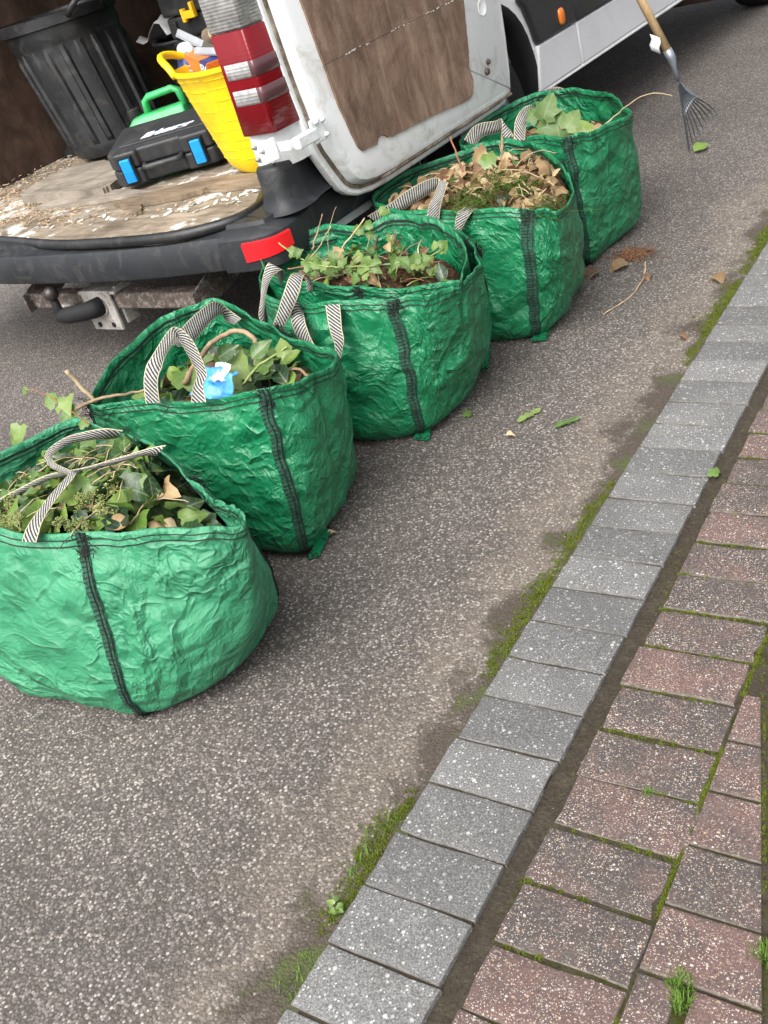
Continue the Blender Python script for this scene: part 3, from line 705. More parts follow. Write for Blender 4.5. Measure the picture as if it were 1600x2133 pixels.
def umbel(parent,p,n=3):
    mb=MB(); inv=parent.matrix_world.inverted()
    for _ in range(n):
        c=V(p)+V((random.gauss(0,.014),random.gauss(0,.014),random.uniform(.008,.026)))
        mb.tube([inv@V(p),inv@c],.0012,4)
        for k in range(20):
            d=V((random.gauss(0,1),random.gauss(0,1),random.gauss(.5,.8))).normalized(); t=c+d*.011
            mb.tube([inv@c,inv@t],.0006,3,False)
            pebble(mb,inv@t,.0021)
    return mb.build('flower_head',M['umbel'],parent)
M['umbel']=leafmat('ivy_flower',[(0,(.16,.20,.05)),(1,(.34,.36,.12))],.7,.1)
for (px,py) in ((190,1030),(205,1050),(160,1085),(145,1070),(20,1035),(10,1075),(30,1080),(215,1020),(180,1045)):
    q=G(px,py,.46); umbel(e,(q.x,q.y,z1(q.x,q.y)+.012),4)
for _ in range(34):
    x,y=b1.pts(1,.82)[0]; a_=random.uniform(0,6.28); z=z1(x,y)+.02; d=V((cos(a_),sin(a_),0))*.05
    twig(e,[V((x,y,z))-d,V((x,y,z+.012)),V((x,y,z))+d],.0016,.001,'straw',8,4,'stem')
# trailing sprig and twig behind bag 1
sp=empty('ivy_sprig','trailing sprig of small ivy leaves reaching out behind the nearest bag','sprig',Y(200,885,.66))
twig(sp,[Y(205,888,.66),Y(160,865,.70),Y(110,830,.74),Y(70,812,.76),Y(50,815,.77)],.002,.001,'redtwig',14,4,'stem')
for px,py,yy,s_,n in ((52,815,.77,.022,(.3,-.8,.6)),(105,832,.74,.045,(.2,-.7,.7)),(140,842,.72,.05,(.1,-.6,.8)),(142,866,.71,.05,(.3,-.7,.6)),(175,880,.68,.03,(.2,-.5,.8)),(125,845,.73,.035,(-.3,-.6,.7)),(40,905,.62,.05,(.2,-.8,.5)),(28,920,.62,.045,(-.2,-.8,.5))):
    leaf('light',Y(px,py,yy),s_,sp,nrm=n,i=0)
tw=empty('pale_stick','pale cut stick resting on the left corner of the half empty bag','stick',Y(195,830,.82))
twig(tw,[Y(140,772,.80),Y(165,800,.81),Y(200,838,.815)],.0055,.005,'straw',8,6,'stick')
tw=empty('forked_twig','thin bark twig lying over the rim of the half empty bag','twig',Y(195,835,.82))
twig(tw,[Y(160,852,.79),Y(200,832,.81),Y(260,820,.84),Y(310,812,.88)],.005,.003,'twig',12,6,'twig')
# bag 2
z2=fillz(b2,-.135,.06); e=b2.mound('mixed_clippings',M['darkgreenmass'],z2,'loose laurel leaves and stems lying low in the half empty bag','clippings')
for (x,y) in b2.pts(110,.84): leaf('ivy',(x,y,z2(x,y)+random.uniform(0,.035)),random.uniform(.045,.075),e,tilt=.7)
for (x,y) in b2.pts(20,.8): leaf('light',(x,y,z2(x,y)+random.uniform(.02,.05)),random.uniform(.05,.085),e,tilt=.5)
for (x,y) in b2.pts(8,.8): leaf('dark',(x,y,z2(x,y)+.03),.05,e)
for px,py,s_,n,k in ((365,780,.075,(.5,-.8,.3),'ivy'),(500,765,.09,(.2,-.7,.7),'light'),(545,760,.07,(.1,-.5,.8),'light'),(590,722,.055,(.6,-.4,.6),'light'),(540,730,.08,(.2,-.7,.6),'ivy'),(585,780,.09,(.1,-.6,.8),'ivy'),(560,770,.08,(-.2,-.6,.8),'ivy'),(600,790,.08,(.1,-.4,.9),'ivy'),(470,735,.08,(.1,-.8,.4),'ivy'),(520,795,.07,(.1,-.5,.8),'ivy'),(390,800,.06,(.3,-.6,.6),'ivy')):
    leaf(k,Y(px,py,.98),s_*.78,e,nrm=n,i=5 if k=='ivy' else None)
twig(e,[Y(385,800,.95),Y(400,770,1.0),Y(440,715,1.08),Y(490,690,1.12),Y(525,700,1.12),Y(535,725,1.1),Y(533,760,1.06)],.007,.0055,'twig',30,7,'bent_stem')
twig(e,[Y(505,800,.93),Y(540,760,.95),Y(580,735,.97),Y(600,722,.98)],.0035,.0025,'ivystem',14,5,'green_stem') if 'ivystem' in M else None
twig(e,[Y(590,775,1.0),Y(620,768,1.0),Y(645,785,.98)],.004,.003,'twig',10,5,'twig')
twig(e,[Y(280,730,1.12),Y(285,780,1.08),Y(292,830,1.02)],.004,.002,'twig',10,5,'twig')
M['blue']=worn('blue_film',(.05,.30,.70),(.12,.45,.85),30,.35,bump=.6,fine=50,bd=.004)
M['whitefilm']=worn('white_film',(.55,.62,.68),(.75,.78,.8),30,.35,bump=.6,fine=50,bd=.004)
def scrap(name,label,cat,c,rx,ry,mat,h=.03,seed=1,tilt=(0,0),parent=None):
    mb=MB(); rows=[]
    for j in range(13):
        row=[]
        for i in range(13):
            x,y=(i/6-1),(j/6-1); k=1-.12*abs(noise.noise(V((x*2,y*2,seed))))
            row.append((x*rx*k,y*ry*k,h*noise.noise(V((x*1.6,y*1.6,seed)))+h*.6*abs(noise.noise(V((x*4,y*4,seed+3))))+x*tilt[0]+y*tilt[1]))
        rows.append(row)
    mb.grid(rows); o=mb.build(name,mat,parent,True)
    if not parent: o.matrix_world=Matrix.Translation(V(c)); tag(o,label,cat)
    md=o.modifiers.new('thick','SOLIDIFY'); md.thickness=.001
    return o
c_=Y(447,803,.90); bs=scrap('plastic_wrapper','crumpled bright blue plastic wrapper inside the half empty bag','wrapper',c_,.058,.030,M['blue'],.022,2,(0,.022))
ws=scrap('white_film','', '',c_,.024,.020,M['whitefilm'],.010,5,(0,.012),bs); ws.location=(.012,.022,.022)
# bag 3
z3=fillz(b3i,-.115,.05); e=b3i.mound('soil_and_ivy',M['compost'],z3,'brown soil, twigs and trailing young ivy in the nested bag','clippings')
for (x,y) in b3i.pts(60,.86): leaf('dark',(x,y,z3(x,y)+random.uniform(0,.02)),random.uniform(.02,.045),e)
for (x,y) in b3i.pts(30,.85): leaf('ivy',(x,y,z3(x,y)+random.uniform(0.005,.03)),random.uniform(.03,.05),e)
for (x,y) in b3i.pts(60,.82): leaf('light',(x,y,z3(x,y)+random.uniform(.010,.055)),random.uniform(.018,.040),e,tilt=.9)
for _ in range(16):
    x,y=b3i.pts(1,.75)[0]; z=z3(x,y)+.03; a_=random.uniform(0,6.28); d=V((cos(a_),sin(a_),random.uniform(-.2,.5)))*random.uniform(.03,.08)
    twig(e,[V((x,y,z))-d,V((x,y,z+.010)),V((x,y,z))+d],random.uniform(.001,.0022),.001,random.choice(['straw','twig','redtwig','ivystem']),6,4,'twig')
vine=[Y(580,505,1.58),Y(630,540,1.56),Y(690,556,1.55),Y(760,555,1.55),Y(830,548,1.56),Y(890,535,1.58),Y(925,518,1.60)]
twig(e,vine,.0022,.0018,'ivyvine',30,5,'vine') if 'ivyvine' in M else None
for k,q in enumerate(spline(vine,20)):
    if k>1: leaf('light',q+V((random.gauss(0,.006),random.gauss(0,.006),random.uniform(-.008,.022))),random.uniform(.026,.042),e,nrm=(random.gauss(.2,.4),-.8+random.gauss(0,.3),.6))
for a_,b_,mt,r in (((680,555,1.58),(760,455,1.68),'straw',.0035),((650,520,1.62),(672,445,1.70),'twig',.003),((690,540,1.6),(700,430,1.72),'twig',.0015),((640,545,1.58),(690,470,1.66),'straw',.002),((600,560,1.55),(700,535,1.6),'redtwig',.0022),((765,520,1.65),(775,470,1.7),'twig',.0015),((870,560,1.58),(878,500,1.66),'straw',.0025),((785,520,1.66),(790,490,1.68),'darktwig',.006)):
    if mt in M: twig(e,[Y(*a_),(Y(*a_)+Y(*b_))/2+V((random.gauss(0,.008),0,random.gauss(0,.008))),Y(*b_)],r,r*.6,mt,8,5,'twig')
for px,py,s_ in ((765,470,.03),(800,440,.03),(745,480,.035),(770,490,.03),(815,500,.03)): leaf('light',Y(px,py,1.68),s_,e,nrm=(.3,-.9,.3))
leaf('ivy',Y(920,570,1.56),.055,e,nrm=(.2,-.8,.5),i=5); leaf('dry',Y(775,580,1.53),.045,e,nrm=(.1,-.8,.5)); leaf('dry',Y(808,515,1.64),.04,e,nrm=(.1,-.6,.7)); leaf('dry',Y(705,530,1.6),.04,e,nrm=(.1,-.8,.5))
mb=MB(); inv=e.matrix_world.inverted(); q=Y(822,500,1.65)
for k in range(40): pebble(mb,inv@(q+V((random.gauss(0,.008),random.gauss(0,.006),random.gauss(0,.014)))),.004)
M['redbud']=worn('red_bud',(.10,.015,.02),(.22,.05,.05),60,.7); mb.build('seed_head',M['redbud'],e)
mb=MB()
for k in range(500):
    x,y=b3i.pts(1,.8)[0] if k<200 else (lambda q:(q.x,q.y))(G(random.gauss(845,45),random.gauss(572,12),.38)); pebble(mb,inv@V((x,y,z3(x,y)+random.uniform(0,.02))),random.uniform(.002,.006))
kind(mb.build('soil_crumbs',M['compost'],e),'stuff')
# bag 4
z4=fillz(b4,-.045,.05); e=b4.mound('dry_leaf_heap',M['compost'],z4,'heap of dry tan leaves, moss and grass filling the fourth bag','leaves')
for (x,y) in b4.pts(200,.9): leaf('dry',(x,y,z4(x,y)+random.uniform(-.005,.025)),random.uniform(.03,.065),e,tilt=.6)
for (x,y) in b4.pts(50,.9): leaf('dark',(x,y,z4(x,y)+random.uniform(0,.02)),random.uniform(.03,.05),e,tilt=.6)
for (x,y) in b4.pts(12,.85): leaf('ivy',(x,y,z4(x,y)+random.uniform(.01,.03)),random.uniform(.03,.055),e,tilt=.5)
mb=MB(); inv=e.matrix_world.inverted()
for (px,py) in ((960,415),(1050,395),(1085,385),(1010,420),(1030,385),(980,425),(1120,420),(1150,410),(1090,405)):
    q=G(px,py,.42)
    for _ in range(70):
        s_=V((q.x+random.gauss(0,.022),q.y+random.gauss(0,.022),0)); s_.z=z4(s_.x,s_.y)+random.uniform(0,.03); t=s_+V((random.gauss(0,.03),random.gauss(0,.03),random.gauss(.0,.015)))
        mb.tube([inv@s_,inv@((s_+t)/2+V((0,0,random.gauss(0.004,.006)))),inv@t],.0008,3,False)
kind(mb.build('cut_grass',M['grass'],e),'stuff')
for _ in range(14):
    x,y=b4.pts(1,.75)[0]; z=z4(x,y)+.025; a_=random.uniform(0,6.28); d=V((cos(a_),sin(a_),0))*random.uniform(.03,.07)
    twig(e,[V((x,y,z))-d,V((x,y,z+.012)),V((x,y,z))+d],.0018,.0012,'straw',6,4,'stem')
for a_,b_,mt,r in (((968,370,2.30),(938,285,2.36),'redtwig',.004),((1045,340,2.42),(1048,285,2.46),'twig',.006),((1050,335,2.4),(1040,300,2.45),'twig',.004)): twig(e,[Y(*a_),(Y(*a_)+Y(*b_))/2,Y(*b_)],r,r*.7,mt,6,5,'twig')
twig(e,[Y(1060,370,2.25),Y(1085,335,2.3),Y(1120,315,2.3),Y(1160,318,2.25)],.0015,.001,'straw',16,4,'stem')
twig(e,[Y(1065,365,2.2),Y(1090,380,2.15),Y(1105,400,2.1),Y(1108,425,2.06)],.003,.002,'straw',16,4,'stem')
leaf('ivy',Y(1010,350,2.35),.09,e,nrm=(.2,-.8,.5),i=0); leaf('dry',Y(1055,355,2.28),.07,e,nrm=(.3,-.8,.3)); leaf('dry',Y(1000,325,2.4),.06,e,nrm=(.3,-.8,.3)); leaf('dark',Y(935,370,2.3),.07,e,nrm=(.2,-.8,.5)); leaf('dry',Y(1020,395,2.18),.08,e,nrm=(.1,-.7,.6))
leaf('oak',Y(1065,418,2.08),.06,e,nrm=(0,-.3,1),spin=1.5)
# bag 5
z5=fillz(b5,-.115,.045); e=b5.mound('leaf_litter',M['compost'],z5,'brown leaf litter with a large pale lobed leaf in the farthest bag','leaves')
for (x,y) in b5.pts(80,.85): leaf('dry',(x,y,z5(x,y)+random.uniform(-.005,.02)),random.uniform(.03,.06),e,tilt=.6)
for (x,y) in b5.pts(40,.85): leaf('dark',(x,y,z5(x,y)+random.uniform(0,.02)),random.uniform(.03,.05),e,tilt=.6)
for px,py,s_,n,sp_ in ((1160,262,.13,(.1,-.9,.35),.2),(1140,225,.10,(.3,-.8,.3),-.5),(1190,250,.09,(.4,-.7,.5),-.8),(1110,240,.07,(0,-.8,.5),.8),(1130,260,.08,(-.2,-.8,.5),1.0)):
    leaf('maple',Y(px,py,2.58+random.uniform(-.02,.05)),s_*.85,e,nrm=n,spin=sp_)
leaf('ivy',Y(1215,265,2.7),.07,e,nrm=(.2,-.6,.7))
twig(e,[Y(1255,262,2.66),Y(1290,235,2.68),Y(1330,203,2.68),Y(1370,194,2.66),Y(1400,200,2.62)],.0025,.0012,'straw',16,4,'stem')
# ------------------------------------------------------------------ litter on the tarmac
tw=empty('curved_twig','thin pale curved twig on the tarmac beside the fourth bag','twig',G(1345,545)); twig(tw,[G(1345,546,.006),G(1340,580,.004),G(1310,620,.004),G(1255,655,.004)],.003,.0018,'straw',16,5,'twig')
def oneleaf(px,py,k,s_,label,i=None,n=(.1,-.2,1),spin=None):
    o=leaf(k,G(px,py,.010),s_,None,nrm=n,i=i,spin=spin); o.name='fallen_leaf'; return tag(o,label,'leaf')
oneleaf(1495,582,'dry',.055,'curled tan dead leaf lying near the grey kerb',0,(.3,-.5,.8),.5)
oneleaf(1097,866,'oak',.085,'dull green lobed leaf on the tarmac, left of a pair',0,(.05,-.05,1),-1.2)
oneleaf(1175,880,'oak',.075,'pale green lobed leaf on the tarmac, right of a pair',0,(.05,-.05,1),-1.5)
oneleaf(975,860,'light',.03,'tiny bright green leaf beside the nested bags',0)
oneleaf(1062,905,'dry',.025,'tiny brown dead leaf below the pair of lobed leaves',1)
oneleaf(1423,700,'dark',.035,'dark brown dead leaf by the mossy kerb edge',0)
oneleaf(1235,572,'dark',.07,'large dark brown leaf at the foot of the farthest bag',0,(.2,-.4,.8))
oneleaf(1290,555,'dry',.08,'torn orange brown leaf beside the root clump',1,(.1,-.3,.9),1.8)
oneleaf(1350,577,'dark',.03,'small dark leaf at the end of the curved twig',1)
oneleaf(690,1110,'dry',.025,'tiny brown leaf stuck at the half empty bag foot',1)
q=G(1318,535); o=empty('root_clump','matted brown roots and moss clump beside the farthest bag','debris',q)
mb=MB()
for _ in range(240):
    s_=V((random.gauss(0,.030),random.gauss(0,.02),abs(random.gauss(.006,.008)))); t=s_+V((random.gauss(0,.02),random.gauss(0,.02),random.gauss(0,.006))); t.z=max(.001,t.z); mb.tube([s_,(s_+t)/2+V((0,0,.005)),t],.0013,3,False)
kind(mb.build('roots',M['rootmat'] if 'rootmat' in M else M['redtwig'],o),'stuff')
w=empty('weed_seedling','small green weed seedling growing beside the kerb in the foreground','weed',G(695,1890))
for px,py,s_ in ((688,1880,.014),(699,1874,.013),(706,1890,.014),(692,1897,.013),(700,1902,.012),(710,1898,.010)): leaf('light',G(px,py,.012),s_,w,i=1,tilt=.2)
o=leaf('light',G(1488,982,.012),.03,None,i=0,nrm=(0,-.3,1)); o.name='weed_leaf'; tag(o,'single green weed leaf in the joint between kerb and red paving','weed')
# ------------------------------------------------------------------ van materials
M['vanwhite']=worn('white_van_paint',(.74,.75,.76),(.78,.79,.79),3,.32,bump=.02,dirt=(.45,.44,.42),dirtamt=.1)
M['doorwhite']=worn('dirty_white_paint',(.78,.81,.82),(.84,.85,.85),4,.4,bump=.05,dirt=(.42,.36,.29),dirtamt=.15)
M['vansilver']=worn('pale_grey_paint',(.58,.59,.61),(.62,.63,.65),3,.35,bump=.02,dirt=(.50,.50,.50),dirtamt=.1)
M['grime']=worn('grimy_channel',(.10,.075,.05),(.34,.29,.23),14,.75,bump=.3,fine=90,dirt=(.05,.035,.025),dirtamt=.6)
M['bumper']=worn('black_textured_plastic',(.013,.015,.018),(.022,.024,.027),5,.55,bump=.2,fine=500,dirt=(.06,.06,.057),dirtamt=.3,spec=.35,bd=.001)
M['plastic']=worn('dull_black_plastic',(.009,.010,.011),(.020,.021,.023),6,.42,bump=.12,fine=300,dirt=(.055,.052,.047),dirtamt=.3,spec=.4,bd=.001)
M['casegrey']=worn('charcoal_plastic',(.022,.024,.027),(.036,.038,.041),6,.48,bump=.15,fine=400,dirt=(.08,.078,.07),dirtamt=.25,spec=.4,bd=.001)
M['strip']=worn('dark_rub_strip',(.022,.023,.026),(.032,.033,.036),4,.38,bump=.05)
M['black']=worn('black_rubber',(.008,.008,.009),(.02,.02,.021),8,.75,bump=.3,fine=200,spec=.25)
M['rust']=worn('rusty_steel',(.055,.042,.036),(.13,.095,.08),18,.8,.2,.5,140,(.30,.28,.26),.6)
M['ball']=worn('dark_greasy_steel',(.03,.026,.024),(.06,.05,.045),20,.4,.5,.1,150)
M['galv']=worn('weathered_galvanised',(.32,.31,.29),(.52,.50,.47),16,.6,.35,.4,140,(.16,.10,.07),.5)
M['steel']=worn('grey_steel',(.20,.23,.27),(.34,.37,.41),12,.42,.6,.1,200)
M['darksteel']=worn('dark_steel',(.05,.055,.065),(.10,.11,.12),12,.5,.5,.1,200)
M['amber']=NT('amber_lens').out((.75,.19,.02),.25,spec=.6)
M['orangeref']=M['amber']
a=NT('red_reflector'); p=a.obj(); a.bump(a.vor(p,260),.35,.002); M['reflector']=a.out((.72,.012,.018),.28)
a=NT('red_lens'); p=a.obj(); S=a.sep(p); wv=a.math('SINE',a.math('MULTIPLY',S[2],2*pi*85)); a.bump(wv,.10,.001); M['redlens']=a.out(a.mix(a.noise(p,7,3),(.10,.0008,.003),(.21,.002,.008)),.2,spec=.4)
a=NT('clear_lens'); p=a.obj(); S=a.sep(p); wv=a.math('SINE',a.math('MULTIPLY',S[2],2*pi*110)); a.bump(wv,.25,.0015); M['clearlens']=a.out(a.mix(a.ramp(a.noise(p,40,2),[(.3,0),(.7,1)]),(.26,.26,.26),(.48,.48,.47)),.16,.3,spec=.6)
a=NT('smoked_lens'); M['smoke']=a.out((.10,.045,.05),.2,.1)
def wood(name,c1,c2,c3,scale=(3,40,3),white=False,rough=.75,axis_obj=True):
    a=NT(name); p=a.obj(); m=a.n('Mapping',i_Vector=p,i_Scale=scale).outputs[0]
    g_=a.noise(m,3,6,.65,.6); c=a.ramp(g_,[(.28,c1),(.5,c2),(.72,c3)])
    c=a.mix(1,c,a.ramp(a.noise(p,6,6,.68,.6),[(.3,.5),(.55,1.),(.75,1.3)]),'MULTIPLY')
    if white:
        wn=a.ramp(a.math('ADD',a.noise(p,7,7,.72,.3),a.math('MULTIPLY',a.noise(p,3,2),.35)),[(.725,0),(.75,1)]); c=a.mix(a.math('MULTIPLY',wn,.8),c,(.62,.61,.58))
    else:
        sp_=a.ramp(a.noise(p,60,4,.8),[(.70,0),(.76,1)]); c=a.mix(a.math('MULTIPLY',sp_,.4),c,(.5,.45,.38))
    a.bump(a.math('ADD',g_,a.noise(p,90,3)),.5,.003); return a.out(c,rough,spec=.25)
M['ply']=wood('weathered_plywood',(.15,.093,.064),(.225,.15,.107),(.32,.235,.172),(4,8,1.6))
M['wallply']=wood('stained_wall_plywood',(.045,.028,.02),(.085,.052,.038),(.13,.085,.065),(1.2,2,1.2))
M['floorply']=wood('rotten_floor_ply',(.10,.078,.056),(.22,.18,.135),(.36,.305,.24),(2,10,2),True)
M['plank']=wood('grey_plank',(.16,.135,.11),(.25,.215,.175),(.33,.29,.24),(2,16,2))
M['brownplank']=wood('brown_plank',(.11,.08,.055),(.19,.145,.10),(.28,.22,.16),(2,16,2))
M['yellow']=worn('yellow_rubber',(.80,.55,.004),(.86,.62,.006),4,.42,bump=.05,dirt=(.5,.33,.03),dirtamt=.12)
M['can']=worn('green_plastic_can',(.03,.36,.10),(.06,.48,.16),6,.4,bump=.05,dirt=(.05,.10,.04),dirtamt=.45)
M['blueclip']=worn('blue_plastic',(.005,.26,.78),(.01,.32,.85),5,.4,bump=.02)
M['yellowclip']=worn('yellow_plastic',(.75,.40,.01),(.82,.48,.02),5,.4,bump=.02)
M['handlewood']=wood('ash_wood',(.50,.33,.16),(.62,.43,.23),(.70,.52,.31),(30,30,2),False,.5)
M['film']=worn('dusty_clear_film',(.22,.22,.22),(.42,.42,.42),8,.3,bump=.4,fine=30,bd=.004)
M['greytray']=worn('grey_plastic_tray',(.22,.24,.26),(.34,.36,.38),8,.35,bump=.05)
M['white']=worn('white_plastic',(.62,.62,.62),(.72,.72,.72),8,.4,bump=.05)
M['orange']=worn('orange_print',(.70,.16,.03),(.75,.22,.05),8,.4,bump=.02)
M['navy']=worn('navy_print',(.02,.03,.13),(.03,.05,.18),8,.4,bump=.02)
M['darkgreen']=worn('dark_green_sack',(.003,.07,.035),(.006,.12,.06),8,.5,bump=.6,fine=25,bd=.01)
M['chip']=worn('wood_chips',(.30,.20,.11),(.58,.44,.28),60,.9)
M['flake']=worn('white_flakes',(.55,.54,.51),(.72,.71,.69),40,.8)
M['print']=NT('pale_print').out((.62,.68,.76),.5)
# ------------------------------------------------------------------ van
van=empty('van','white panel van with its rear door folded open and cluttered load bay','van',VM)
FZ=.545
XR,XL=.95,-1.40
def extr(mb,poly,x0,x1):   # polygon in (y,z) pushed along x
    n=len(poly); a_=mb.add([(x0,p[0],p[1]) for p in poly],[]); b_=mb.add([(x1,p[0],p[1]) for p in poly],[])
    mb.f.append(tuple(a_+k for k in range(n))); mb.f.append(tuple(b_+k for k in reversed(range(n))))
    mb.f += [(a_+k,b_+k,b_+(k+1)%n,a_+(k+1)%n) for k in range(n)]
WC=(1.30,.335)
def arch(hw,top,n=14,p=2.8,y0=None):
    out=[]
    for i in range(n+1):
        t=pi*i/n; c_,s_=cos(t),sin(t); out.append((WC[0]+hw*math.copysign(abs(c_)**(2/p),c_), WC[1]+(top-WC[1])*abs(s_)**(2/p)))
    return out   # from front edge over the top to rear edge
for sx,x0,x1 in ((1,.895,XR),(-1,XL,XL+.05)):
    mb=MB(); A=arch(.45,.79); low=.365
    extr(mb,[(.30,low),(.30,2.45),(5.3,2.3),(5.3,low)]+[(A[0][0],low)]+A+[(A[-1][0],low)],x0,x1)
    mb.build('body_side',M['vanwhite'],van,bevel=.004)
mb=MB(); mb.box((-.225,2.9,2.46),(2.34,5.0,.05)); mb.build('roof',M['vanwhite'],van,bevel=.02)
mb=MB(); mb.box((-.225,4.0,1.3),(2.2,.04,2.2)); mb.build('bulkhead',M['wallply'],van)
mb=MB(); mb.box((-.225,4.9,.95),(2.24,.6,1.2)); mb.build('bonnet',M['vanwhite'],van,bevel=.05)
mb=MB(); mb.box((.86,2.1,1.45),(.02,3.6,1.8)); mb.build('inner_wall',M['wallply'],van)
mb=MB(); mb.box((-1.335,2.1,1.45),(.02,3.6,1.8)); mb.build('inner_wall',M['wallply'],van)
mb=MB(); mb.box((-.225,.36,2.33),(2.24,.12,.22)); mb.build('rear_header',M['vanwhite'],van,bevel=.02)
# lower side panels: sill, strip, marker
A=arch(.455,.80)
for y0,y1 in ((1.765,2.103),(2.109,5.0)):
    mb=MB(); extr(mb,[(y0-(.045 if y0<2 else 0),.375),(y0,.545),(y1,.545),(y1,.375)],XR,XR+.022); smooth_by_angle(mb.build('sill_panel',M['vansilver'],van,bevel=.008))
mb=MB(); mb.tube([(XR+.008,1.74,.372),(XR+.010,5.0,.360)],.011,8); mb.build('sill_edge',M['vanwhite'],van,True)
for y0,y1 in ((1.765,2.103),(2.109,5.0)):
    mb=MB(); extr(mb,[(y0,.549),(y0-(.02 if y0<2 else 0),.62),(y0-(.055 if y0<2 else 0),.70),(y0-(.09 if y0<2 else 0),.742),(y1,.742),(y1,.549)],XR-.002,XR+.03); smooth_by_angle(mb.build('rub_strip',M['strip'],van,bevel=.012))
mb=MB(); mb.lathe([(.034,0),(.033,.006),(.026,.010),(.0,.0105)],20,sq=lambda a:1/max(abs(cos(a))**3+abs(sin(a))**3,1e-6)**(1/3)*.95,cap=False)
o=mb.build('side_marker',M['amber'],van,True); o.rotation_euler=(0,R(90),0); o.location=(XR+.029,1.972,.602); o.scale=(1,.72,1)
# arch lip + liner
mb=MB(); rows=[]
for q in arch(.452,.792,20): rows.append([(XR+.012,q[0],q[1]),(XR+.012,WC[0]+(q[0]-WC[0])*.94,WC[1]+(q[1]-WC[1])*.94),(XR-.03,WC[0]+(q[0]-WC[0])*.92,WC[1]+(q[1]-WC[1])*.92),(XR-.38,WC[0]+(q[0]-WC[0])*.92,WC[1]+(q[1]-WC[1])*.92)])
mb.grid(rows); mb.build('wheel_arch',M['black'],van,True)
def wheel(x,y,sgn):
    w_=link('wheel',None,van); w_.location=(x,y,WC[1]); w_.rotation_euler=(0,R(90)*sgn,0)
    mb=MB(); mb.lathe([(.20,-.10),(.29,-.112),(.322,-.095),(.335,-.06),(.337,0),(.335,.06),(.322,.095),(.29,.112),(.20,.10)],48,cap=False); mb.build('tyre',M['black'],w_,True)
    mb=MB(); mb.lathe([(.0,.055),(.06,.06),(.09,.04),(.15,.03),(.17,.08),(.205,.10),(.205,-.10)],36,cap=False)
    for k in range(8): mb.lathe([(.014,.03),(.014,.055),(.0,.056)],8,(.115*cos(k*pi/4),.115*sin(k*pi/4),.01),cap=False)
    mb.build('rim',M['steel'],w_,True)
for y in (WC[0]+.05,4.75): wheel(XR-.12,y,1)
mb=MB(); mb.box((.60,WC[0],.56),(.02,1.0,.5)); mb.build('arch_liner',M['black'],van)
for y in (WC[0],4.75): wheel(XL+.13,y,-1)
# underside
mb=MB(); mb.box((-.225,2.4,.44),(2.1,4.6,.10)); mb.build('underbody',M['black'],van)
mb=MB(); mb.tube([(-1.0,WC[0],.34),(.7,WC[0],.34)],.05,10); mb.lathe([(.05,-.12),(.15,-.05),(.15,.05),(.05,.12)],16,(-.2,WC[0],.34)); mb.build('axle',M['black'],van,True)
mb=MB(); mb.tube([(.35,.5,.36),(.35,1.2,.34),(.3,2.2,.33)],.035,8); mb.build('exhaust_pipe',M['rust'],van,True)
# load floor with rim
rimpx=[(0,492),(120,500),(250,494),(360,482),(450,461),(505,441),(540,417),(553,393)]
rim=[vz(x,y,FZ) for x,y in rimpx]
rim=[V((XL+.1,.16,FZ)),V((-.9,.05,FZ))]+rim+[V((.885,.22,FZ)),V((.875,.34,FZ))]
rs=spline(rim,60)
mb=MB(); n_=len(rs); pts_=[(p.x,p.y) for p in rs]+[(.86,4.0),(XL+.06,4.0)]
mb.prism(pts_,FZ-.045,FZ); fl=mb.build('load_floor',M['floorply'],van)
mb=MB(); mb.tube([p+V((0,-.006,-.014)) for p in rs],.018,8); mb.build('floor_lip',M['plastic'],van,True)
def plank(px,z,th,mat,bev=.003,j=.004):
    q=[]
    pl=[vz(x,y,z) for x,y in px]; m=len(pl)
    for i in range(m):
        for k in range(5):
            p=pl[i].lerp(pl[(i+1)%m],k/5); q.append((p.x+random.uniform(-j,j),p.y+random.uniform(-j,j)))
    mb=MB(); mb.prism(q,z-th,z); return mb.build('plank',mat,fl)
plank([(45,412),(48,398),(128,352),(220,332),(262,360),(230,385),(215,392)],FZ+.036,.030,M['plank'])
plank([(72,434),(95,420),(215,393),(330,398),(235,412),(135,430)],FZ+.014,.012,M['plank'],j=.009)
plank([(235,420),(420,372),(553,355),(556,366),(430,390),(375,408),(255,428)],FZ+.018,.016,M['brownplank'],j=.006)
plank([(405,398),(425,388),(552,376),(553,386),(470,395)],FZ+.010,.008,M['brownplank'],j=.006)
plank([(145,452),(180,441),(186,448),(160,455)],FZ+.012,.010,M['plank'],j=.004)
plank([(270,430),(293,425),(296,440),(275,444)],FZ+.012,.010,M['brownplank'],j=.004)
ch=MB(); fk=MB()
def chip(mb,p,L,wd):
    a_=random.uniform(0,6.3); d=V((cos(a_),sin(a_),random.uniform(-.2,.3)))*L; s_=V((-sin(a_),cos(a_),random.uniform(-.3,.3)))*wd; u_=V((0,0,.0015))
    q=[p-d-s_,p+d-s_*.6,p+d*.8+s_,p-d*.7+s_*.8]; mb.add(q+[x+u_ for x in q],[(0,1,2,3),(7,6,5,4),(0,4,5,1),(1,5,6,2),(2,6,7,3),(3,7,4,0)])
for _ in range(560):
    px,py=(random.uniform(0,170),random.uniform(395,475)) if random.random()<.88 else (random.uniform(100,520),random.uniform(405,465))
    if py>430+ (1-px/540)*55: continue
    p=vz(px,py,FZ); chip(ch,p+V((0,0,random.uniform(.002,.012 if px<140 else .005))),random.uniform(.003,.011),random.uniform(.0015,.004))
for _ in range(240):
    p=V((random.uniform(-1.25,-1.0),random.uniform(.35,1.2),FZ)); chip(ch,p+V((0,0,random.uniform(.002,.03))),random.uniform(.004,.012),random.uniform(.002,.004))
